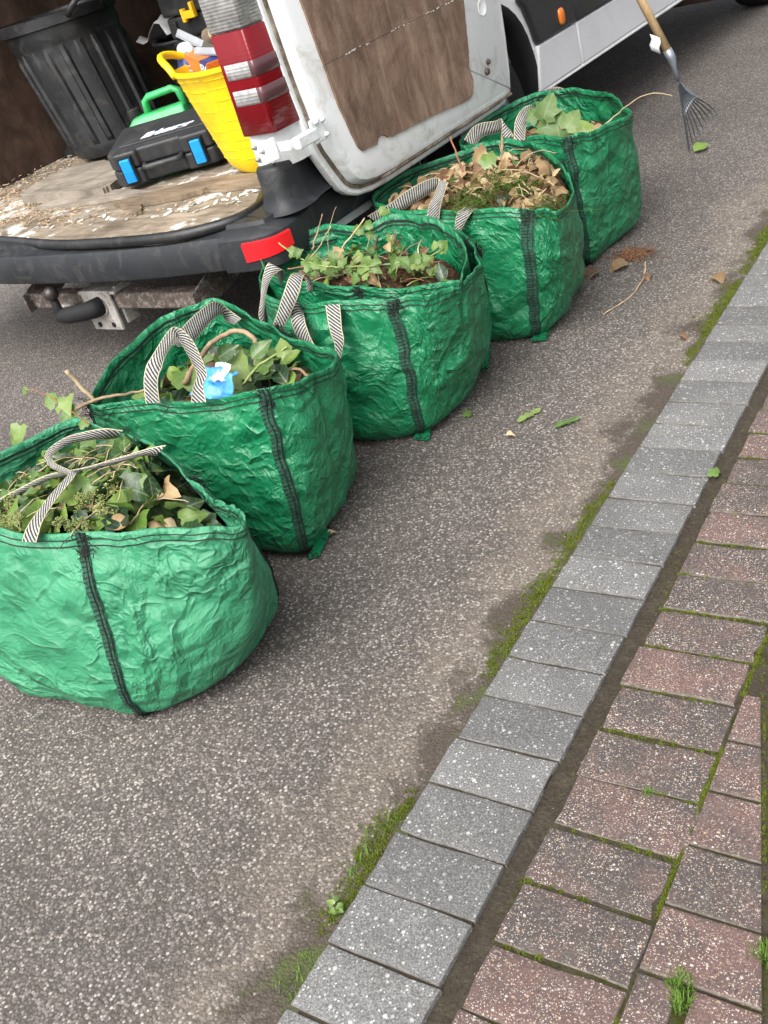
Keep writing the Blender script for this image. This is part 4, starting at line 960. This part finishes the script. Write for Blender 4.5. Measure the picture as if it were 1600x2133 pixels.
for cx,cy,sx_,sy_,n in ((400,434,50,5,26),(490,410,26,5,16),(100,474,40,4,9),(200,462,30,5,8)):
    for _ in range(n):
        px,py=random.gauss(cx,sx_),0; py=cy-(px-cx)*.16+random.gauss(0,sy_)
        if px>535 or py>478: continue
        p=vz(px,py,FZ); 
        if p.y<-.06: continue
        chip(fk,p+V((0,0,.003)),random.uniform(.004,.016),random.uniform(.003,.008))
kind(ch.build('wood_chips',M['chip'],fl),'stuff'); kind(fk.build('paint_flakes',M['flake'],fl),'stuff')
# rear bumper
def sweep(path,prof):      # path: plan points (x,y); prof(k): list of (out,z)
    rows=[]; m=len(path)
    for i,p in enumerate(path):
        t=(path[min(i+1,m-1)]-path[max(i-1,0)]).normalized(); nn=V((t.y,-t.x,0))
        rows.append([V((p.x,p.y,0))+nn*o_+V((0,0,z)) for o_,z in prof(i/(m-1))])
    return rows
bp=spline([V((XL-.02,.25,0)),V((XL+.04,.02,0)),V((-1.1,-.09,0)),V((-.5,-.135,0)),V((0,-.145,0)),V((.45,-.13,0)),V((.835,-.075,0))],40)
mb=MB(); mb.grid(sweep(bp,lambda k:[(-.16,.40),(-.025,.402),(-.004,.408),(.0,.42),(.002,.455),(-.004,.498),(-.012,.508),(-.060,.516),(-.064,.530),(-.20,.535)])); o=smooth_by_angle(mb.build('rear_bumper',M['bumper'],van),38)
cp=spline([V((.838,-.080,0)),V((.90,-.072,0)),V((.97,-.055,0)),V((1.02,-.02,0)),V((1.034,.05,0)),V((1.018,.14,0)),V((.985,.25,0)),V((.975,.5,0)),V((.97,.82,0))],40)
mb=MB(); mb.grid(sweep(cp,lambda k:[(-.12,.385),(-.02,.393),(0,.402),(.004,.44),(-.002,.498),(-.012,.508),(-.060,.518),(-.066,.530),(-.17,.535)])); smooth_by_angle(mb.build('bumper_corner',M['bumper'],van),38)
up_=spline([V((.898,.40,0)),V((.898,.16,0)),V((.908,.105,0)),V((.94,.085,0)),V((.985,.085,0)),V((1.010,.11,0)),V((1.008,.17,0)),V((.985,.25,0)),V((.965,.5,0)),V((.96,.82,0))],44)
mb=MB(); mb.grid(sweep(up_,lambda k:[(.035,.520),(.014,.535),(.004,.565),(.0,.60),(-.001,.645),(-.006,.655),(-.05,.657)])); mb.build('corner_upright',M['bumper'],van,True)
pth=[p for p in cp if p.x>.925 and p.y<.045]
mb=MB(); mb.grid(sweep(pth,lambda k:[(-.004,.428+.012*k),(.0075,.431+.012*k),(.0075,.487),(-.004,.490)])); mb.build('reflector',M['reflector'],van)
# rear corner post and tail light
mb=MB(); pl=[V((.892,.36,0)),V((.895,.16,0)),V((.912,.125,0)),V((.945,.135,0)),V((.99,.15,0)),V((1.02,.19,0)),V((1.02,.34,0))]
mb.grid([[p+V((0,0,z)) for p in spline(pl,20)] for z in (.64,.745,1.5,2.4)]); mb.build('rear_post',M['vanwhite'],van,True)
lp=spline([V((.900,.20,0)),V((.902,.118,0)),V((.912,.106,0)),V((.96,.106,0)),V((1.012,.110,0)),V((1.034,.128,0)),V((1.038,.30,0))],24)
tl=link('tail_light',None,van)
def band(name,z0,z1,mat,i0=0,i1=24,off=0.,n=2):
    mb=MB(); sub=lp[i0:i1+1]
    rows=[]
    zz=[(z0,-.004),(z0+.003,off)]+[(z0+(z1-z0)*k/n,off) for k in range(1,n)]+[(z1-.003,off),(z1,-.004)]
    m=len(sub)
    for z,o_ in zz:
        r_=[]
        for i,p in enumerate(sub):
            t=(sub[min(i+1,m-1)]-sub[max(i-1,0)]).normalized(); nn=V((t.y,-t.x,0)); r_.append(p+nn*(o_)+V((0,0,z)))
        rows.append(r_)
    mb.grid(rows); o=mb.build(name,mat,tl,True); return o
band('red_lens',.748,1.032,M['redlens']); band('clear_lens',1.036,1.33,M['clearlens'])
band('reverse_lens',.905,.952,M['clearlens'],9,16,.0022); band('reverse_lens_side',.905,.952,M['smoke'],16,24,.0018)
band('indicator_lens',.832,.879,M['clearlens'],9,16,.0022); band('indicator_lens_side',.832,.879,M['smoke'],16,24,.0018)
# door -----------------------------------------------------
dr=link('rear_door',None,van)
out=[(.18,2.2),(.19,1.1),(.205,.85),(.222,.70),(.241,.63),(.275,.56),(.305,.505),(.335,.478),(.38,.458),(.45,.446),(.55,.441),(1.28,.440),(1.335,.445),(1.36,.465),(1.385,.54),(1.405,.66),(1.42,.80),(1.43,1.1),(1.43,2.2)]
def inset(poly,d):
    n=len(poly); o=[]
    cy=sum(p[0] for p in poly)/n
    for i in range(n):
        a_=V((*poly[i-1],0)); b_=V((*poly[i],0)); c_=V((*poly[(i+1)%n],0)); t1=(b_-a_).normalized(); t2=(c_-b_).normalized(); t=(t1+t2).normalized(); nn=V((-t.y,t.x,0))
        o.append((b_.x+nn.x*d/max(.5,nn.dot(V((-t1.y,t1.x,0)))),b_.y+nn.y*d/max(.5,nn.dot(V((-t1.y,t1.x,0))))))
    return o
def loops(mb,L):  # list of (poly,x)
    idx=[mb.add([(x,p[0],p[1]) for p in poly],[]) for poly,x in L]; n=len(L[0][0])
    for a_,b_ in zip(idx,idx[1:]): mb.f+=[(a_+k,a_+(k+1)%n,b_+(k+1)%n,b_+k) for k in range(n)]
    mb.f.append(tuple(idx[0]+k for k in reversed(range(n)))); mb.f.append(tuple(idx[-1]+k for k in range(n)))
mb=MB(); loops(mb,[(inset(out,.004),1.004),(out,1.010),(out,1.034),(inset(out,.006),1.040)]); smooth_by_angle(mb.build('door_skin',M['doorwhite'],dr),40)
mb=MB(); i1=inset(out,.020); loops(mb,[(i1,1.0405),(i1,1.047)]); mb.build('door_seal',M['grime'],dr)
mb=MB(); i1=inset(out,.032); i2=inset(out,.045); i3=inset(out,.062); loops(mb,[(i1,1.0475),(i1,1.052),(i2,1.078),(i3,1.085)]); smooth_by_angle(mb.build('door_frame',M['doorwhite'],dr),40)
for z_,th in ((.499,.010),(.523,.008)):
    mb=MB(); mb.box((1.062,.90,z_-.02),(.035,.86,th)); mb.build('door_channel',M['grime'],dr,bevel=.003)
py=[(.305,2.0),(.310,1.05),(.345,.74),(.378,.612),(.395,.590),(.47,.585),(.487,.600),(.51,.602),(.53,.588),(.56,.580),(.78,.568),(1.03,.549),(1.06,.560),(1.075,.60),(1.068,.645),(1.083,.69),(1.10,.76),(1.122,.853),(1.132,1.1),(1.135,2.0)]
def split(poly,z,above):
    r=[]; n=len(poly)
    for i in range(n):
        a_,b_=poly[i],poly[(i+1)%n]; ia=(a_[1]>z)==above; ib=(b_[1]>z)==above
        if ia: r.append(a_)
        if ia!=ib:
            t=(z-a_[1])/(b_[1]-a_[1]); r.append((a_[0]+(b_[0]-a_[0])*t,z))
    return r
for ab,z in ((True,.866),(False,.8645)):
    mb=MB(); pp=split(py,z,ab); q=[]
    for i in range(len(pp)):
        for k in range(6):
            a_,b_=pp[i],pp[(i+1)%len(pp)]; s_=.0016 if abs(a_[1]-b_[1])>.001 or abs(a_[1]-z)>.002 else .0006; q.append((a_[0]+(b_[0]-a_[0])*k/6+random.uniform(-s_,s_),a_[1]+(b_[1]-a_[1])*k/6+random.uniform(-s_,s_)))
    extr(mb,q,1.0855,1.093); mb.build('plywood_panel',M['ply'],dr)
mb=MB()
for _ in range(70):
    y_=random.uniform(.34,1.10); s_=random.uniform(.003,.010)
    if noise.noise(V((y_*9,0,4)))<-.05: continue
    mb.box((1.0935,y_,.865+random.uniform(-.002,.003)),(.0012,s_,random.uniform(.0015,.004)))
kind(mb.build('split_edge',M['flake'],dr),'stuff')
mb=MB(); 
for (yy,zz,r_) in ((1.195,.595,.016),(1.215,.625,.013),(1.20,.612,.012)): mb.lathe([(r_,0),(r_*.7,.006),(.001,.007)],10,(0,0,0)); 
mb=MB()
for (yy,zz,r_) in ((1.18,.60,.014),(1.20,.628,.011)):
    n0=len(mb.v); mb.lathe([(r_,0),(r_*.8,.008),(r_*.3,.009)],10)
    mb.v[n0:]=[(1.0855+v[2],yy+v[0],zz+v[1]) for v in mb.v[n0:]]
mb.build('rust_patch',M['rust'],dr,True)
mb=MB()
n0=len(mb.v); mb.lathe([(.028,0),(.027,.002),(.024,.0005),(.001,.001)],20); mb.v=[(1.0855+v[2],1.235+v[0],.80+v[1]) for v in mb.v]; mb.build('blanking_plug',M['doorwhite'],dr,True)
# hinge
hg=link('hinge',None,van)
mb=MB(); mb.box((.985,.088,.705),(.076,.012,.062)); mb.build('post_plate',M['doorwhite'],hg,bevel=.005)
mb=MB(); mb.box((1.045,.11,.707),(.06,.022,.024),Matrix.Rotation(R(10),3,'Z')); mb.tube([(1.03,.085,.680),(1.03,.085,.740)],.011,10); mb.build('hinge_arm',M['doorwhite'],hg,bevel=.003)
mb=MB(); mb.box((1.090,.225,.712),(.009,.062,.070)); mb.build('door_plate',M['doorwhite'],hg,bevel=.006)
mb=MB(); mb.box((1.083,.168,.705),(.03,.09,.034)); mb.build('hinge_link',M['doorwhite'],hg,bevel=.004)
for c_,ax in (((.962,.079,.724),'y'),((.962,.079,.688),'y'),((.988,.079,.710),'y'),((1.097,.215,.738),'x'),((1.097,.245,.735),'x'),((1.097,.245,.692),'x')):
    mb=MB(); mb.lathe([(.008,0),(.008,.004),(.0055,.006),(.0055,.010),(.0,.0105)],12,cap=False); o=mb.build('bolt',M['galv'] if ax=='y' else M['doorwhite'],hg,True); o.location=c_; o.rotation_euler=(R(90),0,0) if ax=='y' else (0,R(90),0)
# tow bar --------------------------------------------------
tb=link('tow_bar',None,van); TY=-.10
mb=MB(); mb.box((.135,TY+.09,.292),(.98,.06,.058)); mb.build('cross_tube',M['rust'],tb,bevel=.006)
for x_ in (-.345,.62):
    mb=MB(); extr(mb,[(TY+.03,.255),(TY+.03,.325),(TY+.35,.455),(TY+.5,.455),(TY+.5,.40),(TY+.2,.28)],x_-.004,x_+.004); mb.build('side_plate',M['rust'],tb)
mb=MB(); mb.box((.085,TY+.050,.262),(.165,.012,.15)); mb.box((.09,TY+.09,.328),(.21,.085,.012)); mb.box((.165,TY+.105,.27),(.012,.06,.14)); mb.build('bracket',M['galv'],tb,bevel=.003)
mb=MB(); mb.tube([(.10,TY+.045,.284),(.09,TY+.015,.283),(.05,TY-.010,.281),(-.015,TY-.030,.279),(-.052,TY-.035,.279)],[.034,.034,.031,.030,.026],12); mb.tube([(-.045,TY-.035,.279),(-.046,TY-.035,.31),(-.046,TY-.035,.350)],[.022,.017,.014],12); mb.build('ball_neck',M['black'],tb,True)
mb=MB(); mb.lathe([(.001,-.026)]+[(.0275*sin(pi*k/12),-.0275*cos(pi*k/12)) for k in range(1,12)]+[(.001,.0275)],20,(-.046,TY-.035,.366)); mb.build('tow_ball',M['ball'],tb,True)
mb=MB(); mb.lathe([(.032,0),(.030,.008),(.001,.0085)],16); o=mb.build('washer',M['galv'],tb,True); o.location=(.10,TY+.043,.275); o.rotation_euler=(R(90),0,0)
for x_ in (.045,.125):
    mb=MB(); mb.lathe([(.010,0),(.010,.003),(.001,.0031)],12); o=mb.build('bolt_hole',M['black'],tb); o.location=(x_,TY+.0435,.208); o.rotation_euler=(R(90),0,0)
mb=MB(); mb.box((-.075,TY+.03,.275),(.06,.03,.05)); mb.build('socket',M['galv'],tb,bevel=.008)
# ------------------------------------------------------------------ load bay contents (top-level things standing in the van)
def inv_(x,y,z=FZ,rz=0.): return VM @ Matrix.Translation((x,y,z)) @ Matrix.Rotation(rz,4,'Z')
bin_=empty('dustbin','large black ribbed plastic dustbin standing in the van','bin',inv_(-.87,1.07,FZ+.02))
mb=MB(); rows=[]
for z,r_ in [(0,.19),(.006,.212),(.03,.222),(.05,.226),(.062,.226)]+[(.08+.40*k/10,.226+.018*k/10) for k in range(11)]+[(.492,.247),(.505,.252),(.555,.256),(.56,.272),(.60,.275),(.605,.262),(.56,.245),(.1,.20)]:
    row=[]
    for k in range(160):
        t=2*pi*k/160; g_=k%8; lim=.478 if (k//8)%2 else .455; rib=.011 if (.07<z<lim and g_ in (2,3,4)) else 0
        rr=r_+rib; row.append((rr*cos(t)-.20*z,rr*sin(t),z))
    rows.append(row)
mb.grid(rows,True); smooth_by_angle(mb.build('body',M['plastic'],bin_),30)
for s_ in (-.9,1.4):
    a0=-pi/2+s_; c_=V((.275*cos(a0)-.115,.275*sin(a0),.58)); t=V((-sin(a0),cos(a0),0)); n_=V((cos(a0),sin(a0),0))
    mb=MB(); mb.tube([c_-t*.09,c_-t*.085+n_*.03+V((0,0,.02)),c_-t*.05+n_*.055+V((0,0,.05)),c_+t*.05+n_*.055+V((0,0,.05)),c_+t*.085+n_*.03+V((0,0,.02)),c_+t*.09],.014,8); mb.build('carry_handle',M['plastic'],bin_,True)
tub=empty('rubble_bucket','scuffed black bucket with crumpled clear film, behind the dustbin','bucket',inv_(-.47,1.42))
mb=MB(); mb.lathe([(.01,0),(.17,0),(.18,.02),(.235,.37),(.245,.375),(.245,.385),(.225,.385),(.17,.05)],32,cap=False); mb.build('body',M['plastic'],tub,True)
o=scrap('clear_film','','',(0,0,0),.21,.19,M['film'],.11,8,(0,0),tub); o.location=(-.04,0,.41)
gs=MB(); gs.lathe([(.01,0),(.20,0),(.24,.12),(.25,.40),(.2,.58),(.12,.68),(.05,.70),(.01,.70)],28)
gs.v=[tuple(V(v)*(1+.13*noise.noise(V(v)*5))) for v in gs.v]
o=gs.build('green_sack',M['darkgreen'],None,True); o.matrix_world=inv_(-.78,1.95); tag(o,'dark green sack standing deep inside the van','sack')
# stacked tool boxes
def crate(name,label,x,y,z,sx_,sy_,sz_,rz,clips=True,lidz=.7):
    e=empty(name,label,'toolbox',inv_(x,y,z,rz)); mb=MB(); mb.box((0,0,sz_*lidz/2),(sx_,sy_,sz_*lidz)); mb.build('body',M['plastic'],e,bevel=.012)
    mb=MB(); mb.box((0,0,sz_*(1+lidz)/2+.002),(sx_+.015,sy_+.015,sz_*(1-lidz)-.002)); mb.build('lid',M['plastic'],e,bevel=.012)
    for k in (-.42,.42):
        mb=MB(); mb.box((k*sx_,-sy_/2-.006,sz_*lidz*.45),(.05,.014,sz_*lidz*.8)); mb.build('corner_rib',M['plastic'],e,bevel=.006)
    if clips:
        for k in (-.18,.25):
            mb=MB(); mb.box((k*sx_,-sy_/2-.016,sz_*lidz),(.075,.018,.03)); mb.box((k*sx_-.03,-sy_/2-.016,sz_*lidz),(.02,.022,.052)); mb.box((k*sx_+.035,-sy_/2-.016,sz_*lidz+.015),(.018,.022,.06)); mb.build('latch',M['yellowclip'],e,bevel=.004)
    return e
crate('toolbox','lowest black toolbox of the stack, behind the yellow tub',-.15,1.33,FZ,.60,.34,.24,R(-4),False)
crate('toolbox','middle black toolbox of the stack in the van',-.14,1.33,FZ+.242,.56,.32,.14,R(-4),False,.75)
crate('toolbox','top black toolbox with yellow latches, on the stack',-.14,1.32,FZ+.384,.56,.32,.24,R(-4),True,.36)
# drill case
cf=vz(250,405,FZ+.006); cr_=vz(455,347,FZ+.006); rz=math.atan2(cr_.y-cf.y,cr_.x-cf.x); CW,CDp,CH=.44,.33,.125
case=empty('tool_case','black carry case with two bright blue latches and white lettering','case',inv_(cf.x,cf.y,FZ+.020,rz) @ Matrix.Rotation(R(7),4,'X'))
def case_half(z0,z1,ins,name):
    mb=MB(); ch_=.035
    pl=[(ch_,0),(.12,0),(.125,.018 if 1 else 0),(.29,.018),(.295,0),(CW-ch_,0),(CW,ch_),(CW,CDp),(0,CDp),(0,ch_)]
    mb.prism(pl,z0,z1); return mb.build(name,M['casegrey'],case,bevel=.009,seg=3)
case_half(0,CH*.5-.0015,0,'base_shell'); lid=case_half(CH*.5+.0015,CH,0,'lid_shell')
mb=MB(); mb.box((CW/2,CDp*.52,CH+.003),(CW*.8,CDp*.62,.008)); mb.build('lid_panel',M['casegrey'],case,bevel=.004)
mb=MB(); mb.tube([(.135,.015,CH*.5),(.14,-.018,CH*.5),(.155,-.024,CH*.5),(.265,-.024,CH*.5),(.28,-.018,CH*.5),(.285,.015,CH*.5)],.011,8); mb.build('carry_grip',M['casegrey'],case,True)
for x_ in (.073,.352):
    mb=MB(); mb.box((x_,-.005,CH*.52),(.056,.012,CH*.80)); lt=mb.build('latch_recess',M['black'],case,bevel=.003)
    mb=MB(); mb.box((x_,-.013,CH*.50),(.040,.014,CH*.70)); l2=mb.build('latch',M['blueclip'],case,bevel=.004)
    mb=MB()
    for k in range(4): mb.box((x_,-.0205,CH*.26+k*.009),(.032,.002,.003))
    mb.build('latch_rib',M['blueclip'],l2)
def text(s,size,M_,mat,parent,name='lettering',shear=.25,bold=.004):
    c=bpy.data.curves.new(name,'FONT'); c.body=s; c.size=size; c.shear=shear; c.extrude=.0005; c.offset=bold; c.align_x='CENTER'
    t=bpy.data.objects.new('tmp',c); col.objects.link(t); bpy.context.view_layer.update()
    me=bpy.data.meshes.new_from_object(t.evaluated_get(bpy.context.evaluated_depsgraph_get())); bpy.data.objects.remove(t); me.materials.clear(); me.materials.append(mat)
    o=link(name,me,parent); o.matrix_local=M_; return o
text('Erbauer',.062,Matrix.Translation((CW*.52,CDp*.30,CH+.0075)),M['print'],case,shear=.4)
# jerry can
jc=empty('fuel_can','grubby bright green plastic fuel can with black cap','fuel can',inv_(-.285,.84,FZ+.012,R(26)) @ Matrix.Diagonal((1,1,.92,1)))
mb=MB(); mb.box((0,0,.075),(.30,.17,.15)); mb.build('body',M['can'],jc,bevel=.03,seg=4)
mb=MB(); a_=[(-.14,.07,.14),(.14,.07,.14),(.14,-.07,.14),(-.14,-.07,.14)]; b_=[(-.10,.045,.185),(.13,.045,.195),(.13,-.045,.195),(-.10,-.045,.185)]
mb.add(a_+b_,[(0,1,2,3),(7,6,5,4)]+[(k,k+4,(k+1)%4+4,(k+1)%4) for k in range(4)]); mb.build('shoulder',M['can'],jc,bevel=.012,seg=3)
mb=MB(); mb.tube([(-.045,0,.175),(-.04,0,.235),(-.02,0,.25),(.09,0,.258),(.115,0,.245),(.125,0,.18)],.016,10); mb.build('handle',M['can'],jc,True)
mb=MB(); mb.lathe([(.024,0),(.027,.01),(.027,.045),(.022,.05),(.001,.05)],18,(-.105,0,.17)); smooth_by_angle(mb.build('cap',M['plastic'],jc))
# yellow tub
YT=(.59,.55); yt=empty('yellow_tub','flexible bright yellow trug with loop handle, filled with odds and ends','tub',inv_(YT[0],YT[1],FZ+.012,R(-25)))
mb=MB(); rows=[]; NA=96
def sqr(t): return 1/((abs(cos(t))**2.6+abs(sin(t))**2.6)**(1/2.6))
for z,r_ in ((0,.02),(0,.12),(.006,.150),(.03,.168),(.06,.178),(.10,.187),(.15,.199),(.20,.211),(.25,.222),(.30,.233),(.345,.243),(.350,.249),(.362,.249),(.364,.240),(.35,.232),(.25,.21),(.06,.165)):
    rows.append([(r_*sqr(2*pi*k/NA)*cos(2*pi*k/NA),r_*sqr(2*pi*k/NA)*sin(2*pi*k/NA),z) for k in range(NA)])
mb.grid(rows,True); smooth_by_angle(mb.build('body',M['yellow'],yt),40)
for k in range(9):
    z=.06+.034*k; r_=.178+(z-.06)*.230+.0012; mb=MB()
    for seg_ in range(6):
        t0=-pi/2+(seg_-3)*.52+.03+(k%2)*.0; pts2=[]
        for j in range(7):
            t=t0+.44*j/6; pts2.append((r_*sqr(t)*cos(t),r_*sqr(t)*sin(t),z+(.004 if (seg_+k)%2 else 0)))
        mb.tube(pts2,.0011,4)
    mb.build('moulded_rib',M['yellow'],yt,True)
for a0 in (-pi/2-.72,):
    r_=.246; pts2=[]
    for j in range(11):
        t=a0-.42+.84*j/10; h_=.352+.062*sin(pi*j/10)**.6; rr=r_*sqr(t)*(1+.12*sin(pi*j/10)); pts2.append((rr*cos(t),rr*sin(t),h_))
    mb=MB(); mb.tube(spline(pts2,24),.013,8); mb.build('handle',M['yellow'],yt,True)
    t=pi/2+.35; pts2=[]
    for j in range(11):
        t=pi/2+1.18-.5+1.0*j/10; h_=.352+.08*sin(pi*j/10)**.7; rr=r_*sqr(t)*(1+.1*sin(pi*j/10)); pts2.append((rr*cos(t),rr*sin(t),h_))
    mb=MB(); mb.tube(spline(pts2,24),.013,8); mb.build('handle',M['yellow'],yt,True)
def vobj(x,y,z): return VM @ V((x,y,z))
def put(o,Mx): o.matrix_world=Mx; return o
def vin(px,py,y,rz=0.): q=vy(px,py,y); return inv_(q.x,q.y,q.z,rz)
tbx=empty('sealant_tube','white, navy and orange printed tube poking out of the yellow tub','tube',vin(392,132,.54,R(-15)) @ Matrix.Rotation(R(-28),4,'Y') @ Matrix.Rotation(R(-30),4,'X'))
mb=MB(); mb.lathe([(.034,-.05),(.036,-.045),(.036,.055),(.034,.06),(.001,.06)],20); mb.build('barrel',M['white'],tbx,True)
mb=MB(); mb.lathe([(.0364,-.03),(.0364,.02)],20,cap=False); mb.build('navy_band',M['navy'],tbx,True)
mb=MB(); mb.lathe([(.0364,-.045),(.0364,-.033)],20,cap=False); mb.build('orange_band',M['orange'],tbx,True)
bx=empty('printed_carton','orange and navy printed carton lying in the yellow tub','carton',vin(425,132,.52,R(-20)) @ Matrix.Rotation(R(14),4,'Y'))
mb=MB(); mb.box((0,0,0),(.16,.06,.05)); mb.build('box',M['orange'],bx,bevel=.002)
mb=MB(); mb.box((.055,0,0),(.046,.0615,.0515)); mb.build('printed_end',M['navy'],bx)
text('EV',.04,Matrix.Translation((.055,-.0315,-.012)) @ Matrix.Rotation(R(90),4,'X'),M['print'],bx,shear=0,bold=.001)
tr_=empty('plastic_tray','clear grey plastic tray propped in the yellow tub','tray',vin(425,100,.62,R(-10)) @ Matrix.Rotation(R(-35),4,'X') @ Matrix.Rotation(R(18),4,'Y'))
mb=MB(); mb.box((0,0,0),(.19,.13,.006)); mb.build('base',M['greytray'],tr_)
for c_,d_ in (((0,-.062,.012),(.19,.006,.024)),((0,.062,.012),(.19,.006,.024)),((-.092,0,.012),(.006,.118,.024)),((.092,0,.012),(.006,.118,.024))):
    mb=MB(); mb.box(c_,d_); mb.build('tray_wall',M['greytray'],tr_)
tr2=empty('plastic_box','second grey plastic box tucked beside the tail light','box',vin(462,118,.56,R(5)) @ Matrix.Rotation(R(-25),4,'X') @ Matrix.Rotation(R(10),4,'Y'))
mb=MB(); mb.box((0,0,0),(.17,.09,.008)); mb.box((0,-.045,.01),(.17,.006,.022)); mb.build('lid',M['greytray'],tr2,bevel=.002)
rl=empty('tape_roll','small roll of brown tape on top of the yellow tub','tape',vin(447,74,.70,0) @ Matrix.Rotation(R(75),4,'Y'))
mb=MB(); mb.lathe([(.02,-.03),(.036,-.03),(.036,.03),(.02,.03),(.02,-.03)],24,cap=False); smooth_by_angle(mb.build('roll',M['brownplank'],rl))
mb=MB(); mb.lathe([(.037,.012),(.037,.022)],24,cap=False); mb.build('band',M['straw'],rl,True)
mb=MB(); mb.tube([(.07*cos(k*pi/8),.07*sin(k*pi/8),0) for k in range(15)],.006,6); o=mb.build('cable_loop',M['yellowclip'],None,True); o.matrix_world=vin(455,100,.66) @ Matrix.Rotation(R(60),4,'X'); tag(o,'loop of yellow cable on the yellow tub contents','cable')
# ------------------------------------------------------------------ rake
ft=G(1437,318,.0); top=at(1335,0,ft,-.03); d=(top-ft).normalized()
fer=at(1403,133,ft,-.01); rk=empty('leaf_rake','leaf rake with wooden handle and grey wire tines standing by the van','rake',ft); ri=rk.matrix_world.inverted()
bpy.context.view_layer.update(); ri=Matrix.Translation(-ft)
hd=(top-at(1390,105,ft,-.01)).normalized(); h0=at(1392,108,ft,-.01)
mb=MB(); mb.tube([ri@(h0),ri@(h0+hd*.3),ri@(h0+hd*.9),ri@(h0+hd*1.15)],.0165,12); mb.build('handle',M['handlewood'],rk,True)
mb=MB(); n1=at(1404,140,ft,-.005); n2=at(1412,166,ft)
mb.tube([ri@(h0+hd*.01),ri@(h0-hd*.03),ri@n1,ri@n2],[.019,.018,.011,.010],10); mb.build('ferrule',M['steel'],rk,True)
tipA=ft+V((0,0,.004)); tipB=G(1490,232,.12)
tips=[tipA.lerp(tipB,k/8)+V((0,0,.02*sin(pi*k/8))) for k in range(9)]
root=n2
for k,t in enumerate(tips):
    m1=root.lerp(t,.30); m1=m1.lerp(root.lerp(tips[0],.30),.25); m2=root.lerp(t,.70); bend=V((.012,-.02,-.012))
    mb=MB(); mb.tube([ri@p for p in spline([root,m1,m2,t-bend*.2,t+bend*.6],10)],.0027 if k else .0042,5); mb.build('tine',M['darksteel'],rk,True)
for f0,f1,th in ((.04,.20,.003),(.22,.50,.0018)):
    mb=MB(); rows=[]
    kk=tips[:4] if f0>.3 else tips
    if f0<.3: rows=[[ri@root.lerp(t,f) for t in kk] for f in (f0,f1)]
    else: rows=[[ri@root.lerp(t,f) for t in tips[:3]] for f in (f0,f1)]
    mb.grid(rows); o=mb.build('fan_plate' if f0<.3 else 'spring_plate',M['steel'],rk); sm=o.modifiers.new('t','SOLIDIFY'); sm.thickness=th; sm.offset=0
mb=MB(); mb.tube([ri@root.lerp(t,.50) for t in tips],.003,5); mb.build('cross_bar',M['steel'],rk,True)
lb=MB(); q=at(1366,92,ft,.01); lb.grid([[ri@(q+V((a_*.02+.006*sin(b_*3),0,b_*.03-.01*a_))) for a_ in (-1,-.4,.2,.8)] for b_ in (-1,-.3,.4,1)]); o=lb.build('torn_label',M['white'],rk,True); o.modifiers.new('t','SOLIDIFY').thickness=.001
o=leaf('ivy',G(1458,306,.02),.08,None,nrm=(.2,-.3,.9),i=5); o.name='snagged_leaf'; tag(o,'green leaf caught under the rake tines','leaf')
